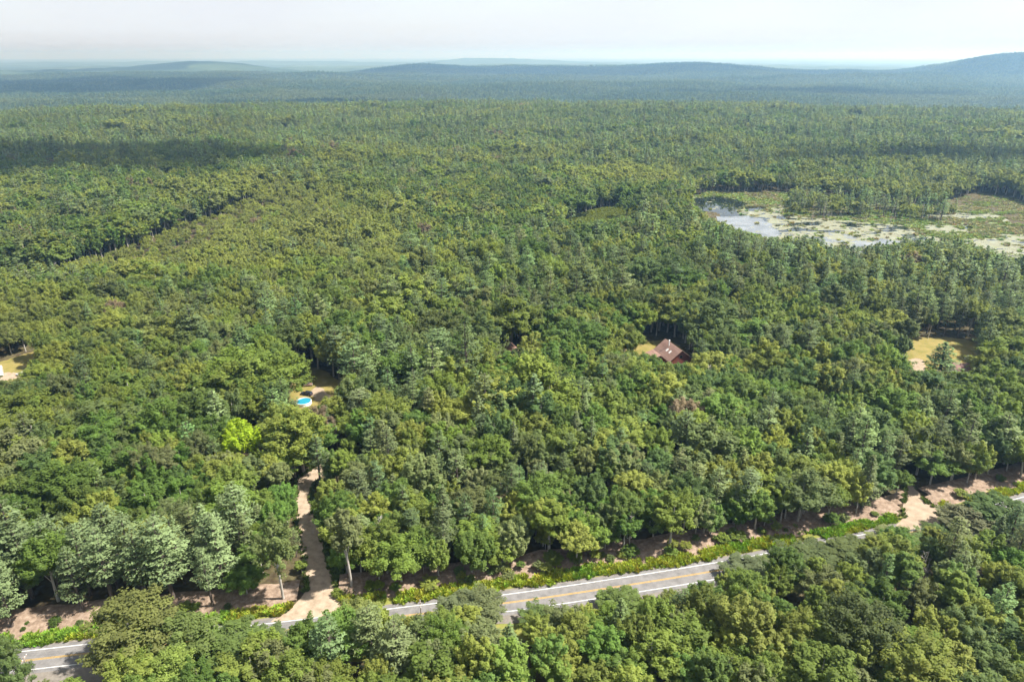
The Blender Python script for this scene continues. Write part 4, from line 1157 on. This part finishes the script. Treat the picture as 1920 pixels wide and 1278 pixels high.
# ------------------------------------------------------------------ buildings
def gable_house(name, loc, rz, W, Ln, eave, ridge, wallm, roofm, label, over=0.6, windows=(), wing=None, chimney=None, skylights=0, metal_chimney=None):
    """ridge along local y; W across, Ln along"""
    o = empty(name, loc, rz); tag(o, label, 'house')
    w2 = W / 2; l2 = Ln / 2
    wl = MB(); wl.prism([(-w2, -0.3), (w2, -0.3), (w2, eave), (0, ridge - .12), (-w2, eave)], -l2, l2)
    wo = wl.build('wall', wallm, o)
    rf = None; sl = (ridge - eave) / w2
    for sx in (-1, 1):
        a = [(0, -l2 - over, ridge + .02), (sx * (w2 + over), -l2 - over, eave - sl * over + .02), (sx * (w2 + over), l2 + over, eave - sl * over + .02), (0, l2 + over, ridge + .02)]
        if sx < 0: a = a[::-1]
        r_ = MB().slab(a, .16).build('roof_slope', roofm, o)
        # shingle courses: raised strips along the slope
        cr = MB(); nn = max(6, int(w2 / .5))
        for i in range(nn):
            t0 = i / nn; t1 = (i + .86) / nn; zz = .055
            p0 = (sx * (w2 + over) * t0, ridge + .02 - (ridge - eave + sl * over) * t0); p1 = (sx * (w2 + over) * t1, ridge + .02 - (ridge - eave + sl * over) * t1)
            pts = [(p0[0], -l2 - over + .02, p0[1] + zz * .3), (p1[0], -l2 - over + .02, p1[1] + zz), (p1[0], l2 + over - .02, p1[1] + zz), (p0[0], l2 + over - .02, p0[1] + zz * .3)]
            cr.slab(pts if sx > 0 else pts[::-1], .03)
        cr.build('shingle_course', roofm, r_)
        if sx < 0: rf = r_
        MB().box(min(sx * (w2 + over), sx * (w2 + over - .05)) - .03, max(sx * (w2 + over), sx * (w2 + over - .05)) + .03, -l2 - over, l2 + over, eave - sl * over - .22, eave - sl * over - .02).build('fascia', M['trim'], o)
    for k in range(skylights):
        y = -l2 * .35 + k * 2.4; t = .55; cx = -w2 * t; cz = ridge - (ridge - eave) * t + .14
        d = .55
        MB().slab([(cx - d, y - .45, cz - sl * d), (cx - d, y + .45, cz - sl * d), (cx + d, y + .45, cz + sl * d), (cx + d, y - .45, cz + sl * d)][::-1], .12).build('skylight', M['lamp_glass'], o)
    if metal_chimney:
        x, y = metal_chimney; z0 = ridge - (ridge - eave) * abs(x) / w2
        c = MB(); c.tube([(x, y, z0 - .2), (x, y, ridge + 1.5)], .22, 10); co = c.build('chimney', M['white_metal'], o)
        MB().tube([(x, y, ridge + 1.56), (x, y, ridge + 1.78)], [.36, .12], 10).build('cap', M['white_metal'], co)
    if chimney:
        x, y = chimney
        co = MB().box(x - .45, x + .45, y - .35, y + .35, eave, ridge + 1.3).build('chimney', M['brown'], o)
        MB().box(x - .62, x + .62, y - .5, y + .5, ridge + 1.32, ridge + 1.62).build('cap', M['white_metal'], co)
    for face, pos, z0, ww, hh in windows:
        m = MB(); g = MB()
        if face in 'fb':
            y = -l2 if face == 'f' else l2; s = -1 if face == 'f' else 1
            m.box(pos - ww / 2 - .1, pos + ww / 2 + .1, min(y, y + s * .06), max(y, y + s * .06), z0 - .1, z0 + hh + .1)
            g.box(pos - ww / 2, pos + ww / 2, min(y + s * .062, y + s * .085), max(y + s * .062, y + s * .085), z0, z0 + hh)
        else:
            x = -w2 if face == 'l' else w2; s = -1 if face == 'l' else 1
            m.box(min(x, x + s * .06), max(x, x + s * .06), pos - ww / 2 - .1, pos + ww / 2 + .1, z0 - .1, z0 + hh + .1)
            g.box(min(x + s * .062, x + s * .085), max(x + s * .062, x + s * .085), pos - ww / 2, pos + ww / 2, z0, z0 + hh)
        wo_ = m.build('door' if z0 < .2 else 'window', M['trim'] if z0 > .2 else M['brown'], o); g.build('pane', M['glass'], wo_)
    if wing:
        x0, x1, y0, y1, za, zb = wing                      # lean-to on the left: roof falls from za at x1 to zb at x0
        MB().prism([(x0, -.3), (x1, -.3), (x1, za - .18), (x0, zb - .18)], y0, y1).build('wing_wall', wallm, o)
        k = (za - zb) / (x1 - x0)
        pts = [(x0 - .6, y0 - .4, zb - k * .6), (x1 + .1, y0 - .4, za + k * .1), (x1 + .1, y1 + .4, za + k * .1), (x0 - .6, y1 + .4, zb - k * .6)]
        wr = MB().slab(pts, .16).build('wing_roof', M['roof_red'], o)
    return o


ax, ay = U(1248, 635, 8.3); bx, by = U(1279, 657, 8.3)
hd = math.atan2(by - ay, bx - ax)
gable_house('log_house', ((ax + bx) / 2, (ay + by) / 2, 0), hd + math.pi / 2, 10.6, math.hypot(bx - ax, by - ay) - .8, 4.2, 8.3, M['log_red'], M['roof_red'],
            'red log house with rust-red gable roof, skylights and white stove pipe', skylights=2, metal_chimney=(-1.3, 1.6),
            windows=[('f', -2.4, 1.0, 1.4, 1.3), ('f', 2.4, 1.0, 1.4, 1.3), ('f', 0, .02, 1.0, 2.1), ('f', 0, 4.6, 1.4, 1.2), ('r', -2, 1.0, 1.5, 1.2), ('r', 3, 1.0, 1.5, 1.2), ('l', -3, 1.0, 1.4, 1.2)],
            wing=(-10.2, -5.3, .4, 6.8, 4.05, 2.7))
gable_house('small_house', (U(957, 655, 6.4)[0], U(957, 655, 6.4)[1] + 5.0, 0), math.radians(12), 8.0, 9.5, 3.2, 6.4, M['log_red'], M['roof_red'],
            'small house almost hidden by trees, pink-red roof tip and pale chimney cap', chimney=(-.7, 3.2), windows=[('f', -2, 1, 1.2, 1.2), ('f', 2, 1, 1.2, 1.2), ('f', 0, .02, 1, 2.1)])
rx_, ry_ = U(1809, 697, 2.6)
gable_house('cottage', (rx_, ry_ + 3.6, 0), math.radians(90 - 8), 7.0, 5.6, 2.6, 5.2, M['white_metal'], M['roof_brown'],
            'white walled cottage with brown roof beside the right-hand lawn', windows=[('l', -1.6, 1.0, .9, 1.1), ('l', 1.4, 1.0, .9, 1.1), ('r', 0, .02, 1, 2.1)])

# ------------------------------------------------------------------ vehicles, pool, tank, poles
def car(name, loc, rz, paint, label, L_=4.7, W_=1.84, Hh=1.62, suv=True, cat='car'):
    o = empty(name, loc, rz); tag(o, label, cat)
    h1 = .95 if suv else .86; w2 = W_ / 2
    def loft(sections):                                     # (y, z0, z1, halfwidth) rings joined
        b = MB()
        for y, z0, z1, hw in sections: b.v += [(-hw, y, z0), (hw, y, z0), (hw * 1.0, y, (z0 + z1) / 2), (hw * .94, y, z1), (-hw * .94, y, z1), (-hw, y, (z0 + z1) / 2)]
        n = len(sections)
        for i in range(n - 1):
            for k in range(6): b.f.append((i * 6 + k, i * 6 + (k + 1) % 6, (i + 1) * 6 + (k + 1) % 6, (i + 1) * 6 + k))
        b.f.append((5, 4, 3, 2, 1, 0)); b.f.append(tuple((n - 1) * 6 + k for k in range(6))); return b
    l2 = L_ / 2
    loft([(-l2, .45, .72, w2 * .86), (-l2 + .15, .32, h1 * .97, w2 * .96), (-l2 * .5, .28, h1, w2), (0, .28, h1, w2), (l2 * .45, .28, h1 * .98, w2), (l2 - .5, .30, h1 * .90, w2 * .97), (l2 - .08, .36, h1 * .74, w2 * .88), (l2, .45, .62, w2 * .80)]).build('body', paint, o, True)
    cb = loft([(-l2 * (.96 if suv else .72), h1 - .03, h1 + .02, w2 * .9), (-l2 * (.80 if suv else .45), h1 - .03, Hh - .05, w2 * .80), (-l2 * .1, h1 - .03, Hh, w2 * .80), (l2 * .12, h1 - .03, Hh - .06, w2 * .80), (l2 * .48, h1 - .03, h1 + .02, w2 * .88)]).build('cabin', paint, o)
    for s in (-1, 1):
        g = MB(); x = s * w2 * .83
        for y0, y1 in ((-l2 * .72, -l2 * .30), (-l2 * .26, l2 * .12)):
            q = [(x * 1.04, y0, h1 + .06), (x * 1.04, y1 + .12, h1 + .06), (x * .95, y1, Hh - .14), (x * .95, y0 + .08, Hh - .14)]
            g.slab(q if s < 0 else q[::-1], .02)
        g.build('side_window', M['glass'], o)
        for y in (-l2 * .58, l2 * .60):
            wh = MB(); wh.tube([(s * (w2 - .20), y, .34), (s * (w2 + .015), y, .34)], .34, 14); wo = wh.build('wheel', M['rubber'], o)
            MB().tube([(s * (w2 + .016), y, .34), (s * (w2 + .03), y, .34)], .2, 10).build('rim', M['rim'], wo)
        MB().box(s * w2 * .62 - .18, s * w2 * .62 + .18, l2 - .10, l2 - .02, .60, .74).build('headlight', M['lamp_glass'], o)
        MB().box(s * w2 * .68 - .14, s * w2 * .68 + .14, -l2 - .01, -l2 + .10, .70, .86).build('taillight', M['red_glass'], o)
    wsy = l2 * .48
    MB().slab([(-w2 * .74, wsy - .04, h1 + .07), (w2 * .74, wsy - .04, h1 + .07), (w2 * .66, l2 * .12 + .10, Hh - .06), (-w2 * .66, l2 * .12 + .10, Hh - .06)], .02).build('windscreen', M['glass'], o)
    yb = -l2 * (.96 if suv else .72); yt = -l2 * (.80 if suv else .45)
    MB().slab([(w2 * .74, yb + .02, h1 + .12), (-w2 * .74, yb + .02, h1 + .12), (-w2 * .66, yt - .04, Hh - .10), (w2 * .66, yt - .04, Hh - .10)], .02).build('rear_window', M['glass'], o)
    return o


cx_, cy_ = U(575, 740); car('parked_car', (cx_, cy_, .02), math.radians(72), M['car_dark'], 'dark navy car parked beyond the turquoise pool', 5.0)
cx_, cy_ = U(576, 723); car('parked_car', (cx_, cy_, .02), math.radians(-78), M['brown'], 'brown car parked behind the dark navy car', 4.4, 1.75, 1.45, False)
cx_, cy_ = U(40, 704); car('parked_car', (cx_, cy_, .02), math.radians(70), M['car_white'], 'white car in the clearing at the left edge', 4.6)
# camper van at the picture's left edge
cx_, cy_ = U(1, 702); cv = empty('camper', (cx_, cy_, .02), math.radians(35)); tag(cv, 'white camper trailer cut by the left edge of the picture', 'camper')
MB().prism([(-1.15, .55), (1.15, .55), (1.2, 1.6), (1.12, 2.75), (.9, 2.95), (-.9, 2.95), (-1.12, 2.75), (-1.2, 1.6)], -3.0, 3.0).build('body', M['car_white'], cv)
for s_ in (-1, 1):
    for y_ in (-1.6, .2, 1.7): MB().box(s_ * 1.2 - .03, s_ * 1.2 + .03, y_ - .4, y_ + .4, 1.65, 2.25).build('window', M['glass'], cv)
    MB().tube([(s_ * .85, -.3, .36), (s_ * 1.12, -.3, .36)], .36, 14).build('wheel', M['rubber'], cv)
MB().tube([(0, 3.0, .6), (0, 4.2, .5)], .07, 6).build('drawbar', M['rim'], cv)

# above-ground pool with its deck
px_, py_ = U(570, 757); PO = empty('swimming_pool', (px_, py_, 0)); tag(PO, 'round turquoise above-ground pool with white wall and deck', 'swimming pool')
R_ = 2.9
wv = []; wf = []
for k in range(32):
    a = 2 * math.pi * k / 32; c_, s_ = math.cos(a), math.sin(a)
    wv += [(R_ * c_, R_ * s_, 0), (R_ * c_, R_ * s_, 1.25), (R_ * .97 * c_, R_ * .97 * s_, 1.25), (R_ * .97 * c_, R_ * .97 * s_, .05)]
for k in range(32):
    a = 4 * k; b = 4 * ((k + 1) % 32)
    for q in range(3): wf.append((a + q, b + q, b + q + 1, a + q + 1))
mesh_obj('pool_wall', wv, wf, M['white_metal'], PO)
rm = MB(); rm.tube([((R_) * math.cos(2 * math.pi * k / 32), R_ * math.sin(2 * math.pi * k / 32), 1.28) for k in range(33)], .10, 6, False); rm.build('rim', M['white_metal'], PO)
MB().poly([(R_ * .97 * math.cos(2 * math.pi * k / 32), R_ * .97 * math.sin(2 * math.pi * k / 32), 1.08) for k in range(32)]).build('water', M['pool_water'], PO)
dk = MB(); [dk.box(-5.2, -2.2, -2.4 + i * .3, -2.4 + i * .3 + .27, 1.22, 1.27) for i in range(9)]; dko = dk.build('deck', M['pole_wood'], PO)
for x_ in (-5.1, -3.7, -2.4):
    for y_ in (-2.35, .25):
        MB().box(x_ - .05, x_ + .05, y_ - .05, y_ + .05, 0, 2.2).build('post', M['white_metal'], dko)
MB().box(-5.15, -2.3, -2.40, -2.32, 2.1, 2.2).build('rail', M['white_metal'], dko); MB().box(-5.15, -5.05, -2.3, .2, 2.1, 2.2).build('rail', M['white_metal'], dko)
ld = MB(); [ld.tube([(R_ + .1, y_, 0), (R_ + .1, y_, 1.7), (R_ - .3, y_, 1.75)], .035, 6) for y_ in (-.25, .25)]; [ld.box(R_ + .05, R_ + .15, -.25, .25, z_, z_ + .04) for z_ in (.3, .6, .9, 1.2)]; ld.build('ladder', M['white_metal'], PO)
# propane tank
tx_, ty_ = U(1812, 672); tk = empty('propane_tank', (tx_, ty_, .02), math.radians(20)); tag(tk, 'small white fuel tank on the shaded right-hand lawn', 'tank')
MB().tube([(-1.3, 0, .85), (-1.2, 0, .85), (-1.0, 0, .85), (1.0, 0, .85), (1.2, 0, .85), (1.3, 0, .85)], [.15, .38, .5, .5, .38, .15], 14).build('vessel', M['white_metal'], tk, True)
for x_ in (-.7, .7): MB().box(x_ - .08, x_ + .08, -.35, .35, 0, .5).build('foot', M['white_metal'], tk)


def pole(loc, rz, h, label, arm=True, transformer=False):
    o = empty('utility_pole', (*loc, 0), rz); tag(o, label, 'utility pole')
    MB().tube([(0, 0, -.3), (0, 0, h)], [.19, .12], 10).build('shaft', M['pole_wood'], o)
    if arm:
        c = MB().box(-1.25, 1.25, -.07, .07, h - .75, h - .6).build('crossarm', M['pole_wood'], o)
        for x in (-1.15, -.45, .45, 1.15): MB().tube([(x, 0, h - .6), (x, 0, h - .5), (x, 0, h - .36)], [.03, .08, .05], 8).build('insulator', M['white_metal'], c)
    if transformer: MB().tube([(.35, 0, h - 2.3), (.35, 0, h - 2.2), (.35, 0, h - 1.35), (.35, 0, h - 1.25)], [.18, .26, .26, .15], 12).build('transformer', M['white_metal'], o)
    return o


p1 = U(43, 1231, 10.0); p2 = U(788, 1128, 10.5); p4 = U(628, 795, 11.0)
ang = math.atan2(p2[1] - p1[1], p2[0] - p1[0]) + math.pi / 2
pole(p1, ang, 10.0, 'utility pole with crossarm by the road in the lower left corner')
pole(p2, ang, 10.5, 'utility pole top with crossarm rising beside the middle of the road')
pole(p4, math.radians(20), 11.0, 'utility pole with pale transformer in the woods above the driveway bend', False, True)
for k, x in enumerate((-1.15, -.45, .45, 1.15)):
    c_, s_ = math.cos(ang), math.sin(ang)
    a = np.array([p1[0] + x * c_, p1[1] + x * s_, 9.62]); b = np.array([p2[0] + x * c_, p2[1] + x * s_, 10.12])
    pts = [a + (b - a) * t - np.array([0, 0, 1.4 * 4 * t * (1 - t)]) for t in np.linspace(0, 1, 17)]
    tag(MB().tube(pts, .012, 4).build('power_line', M['wire']), '%s power line from the camera side, between the roadside poles' % ORD1[k + 1], 'wire', 'wires between the poles')

# ------------------------------------------------------------------ fair-weather clouds: they stand high above the picture and shade parts of the woods
mc, tcl, oc = mat_new('cloud')
d_ = N(tcl, 'ShaderNodeBsdfDiffuse'); d_.inputs['Color'].default_value = (.9, .9, .92, 1); tr_ = N(tcl, 'ShaderNodeBsdfTransparent')
ms_ = N(tcl, 'ShaderNodeMixShader', Fac=0.36); tcl.links.new(d_.outputs[0], ms_.inputs[1]); tcl.links.new(tr_.outputs[0], ms_.inputs[2]); tcl.links.new(ms_.outputs[0], oc.inputs[0])
CLOUDS = [(-560, 810, 300, 135), (520, 830, 220, 50), (-2900, 4300, 1500, 800), (-600, 6300, 1300, 420), (1500, 3300, 700, 200), (2900, 3000, 600, 200),
          (1700, 5900, 1500, 420), (3700, 5200, 900, 600), (-5200, 8000, 2400, 900), (-700, 2800, 420, 140)]
for n_, (sx_, sy_, ra, rb) in enumerate(CLOUDS):
    alt = 1500.0; t_ = alt / SUN_DIR[2]; c0 = np.array([sx_, sy_, 0]) + SUN_DIR * t_
    v = []; f = []; na, nb = 48, 14; th_ = min(260, rb * .8)
    for j in range(nb + 1):
        ph = math.pi * j / nb
        for i in range(na):
            a = 2 * math.pi * i / na; rr_ = 1 + .75 * (float(fbm(math.cos(a) * 2.2 + n_ * 7, math.sin(a) * 2.2 + ph * .6, 77 + n_, 3)) - .5)
            up_ = math.cos(ph)
            v.append((c0[0] + ra * rr_ * math.sin(ph) * math.cos(a), c0[1] + rb * rr_ * math.sin(ph) * math.sin(a), c0[2] + th_ * (up_ if up_ > 0 else up_ * .3) * (0.8 + .5 * rr_ * .5)))
    for j in range(nb):
        for i in range(na): f.append((j * na + i, (j + 1) * na + i, (j + 1) * na + (i + 1) % na, j * na + (i + 1) % na))
    o = mesh_obj('cloud', v, f, mc, smooth=True); tag(o, kind='structure')

# ------------------------------------------------------------------ haze
mh, th, oh = mat_new('haze'); pv = N(th, 'ShaderNodeVolumePrincipled'); pv.inputs['Density'].default_value = 1.25e-4
pv.inputs['Color'].default_value = (0.36, 0.66, 1.0, 1); pv.inputs['Absorption Color'].default_value = (0.72, 0.78, 0.80, 1); pv.inputs['Anisotropy'].default_value = 0.45
th.links.new(pv.outputs[0], oh.inputs['Volume'])
hz = MB().box(-46000, 46000, -46000, 46000, -110, 235).build('haze', mh); tag(hz, 'pale blue summer haze lying over the woods', 'haze', kind='stuff')
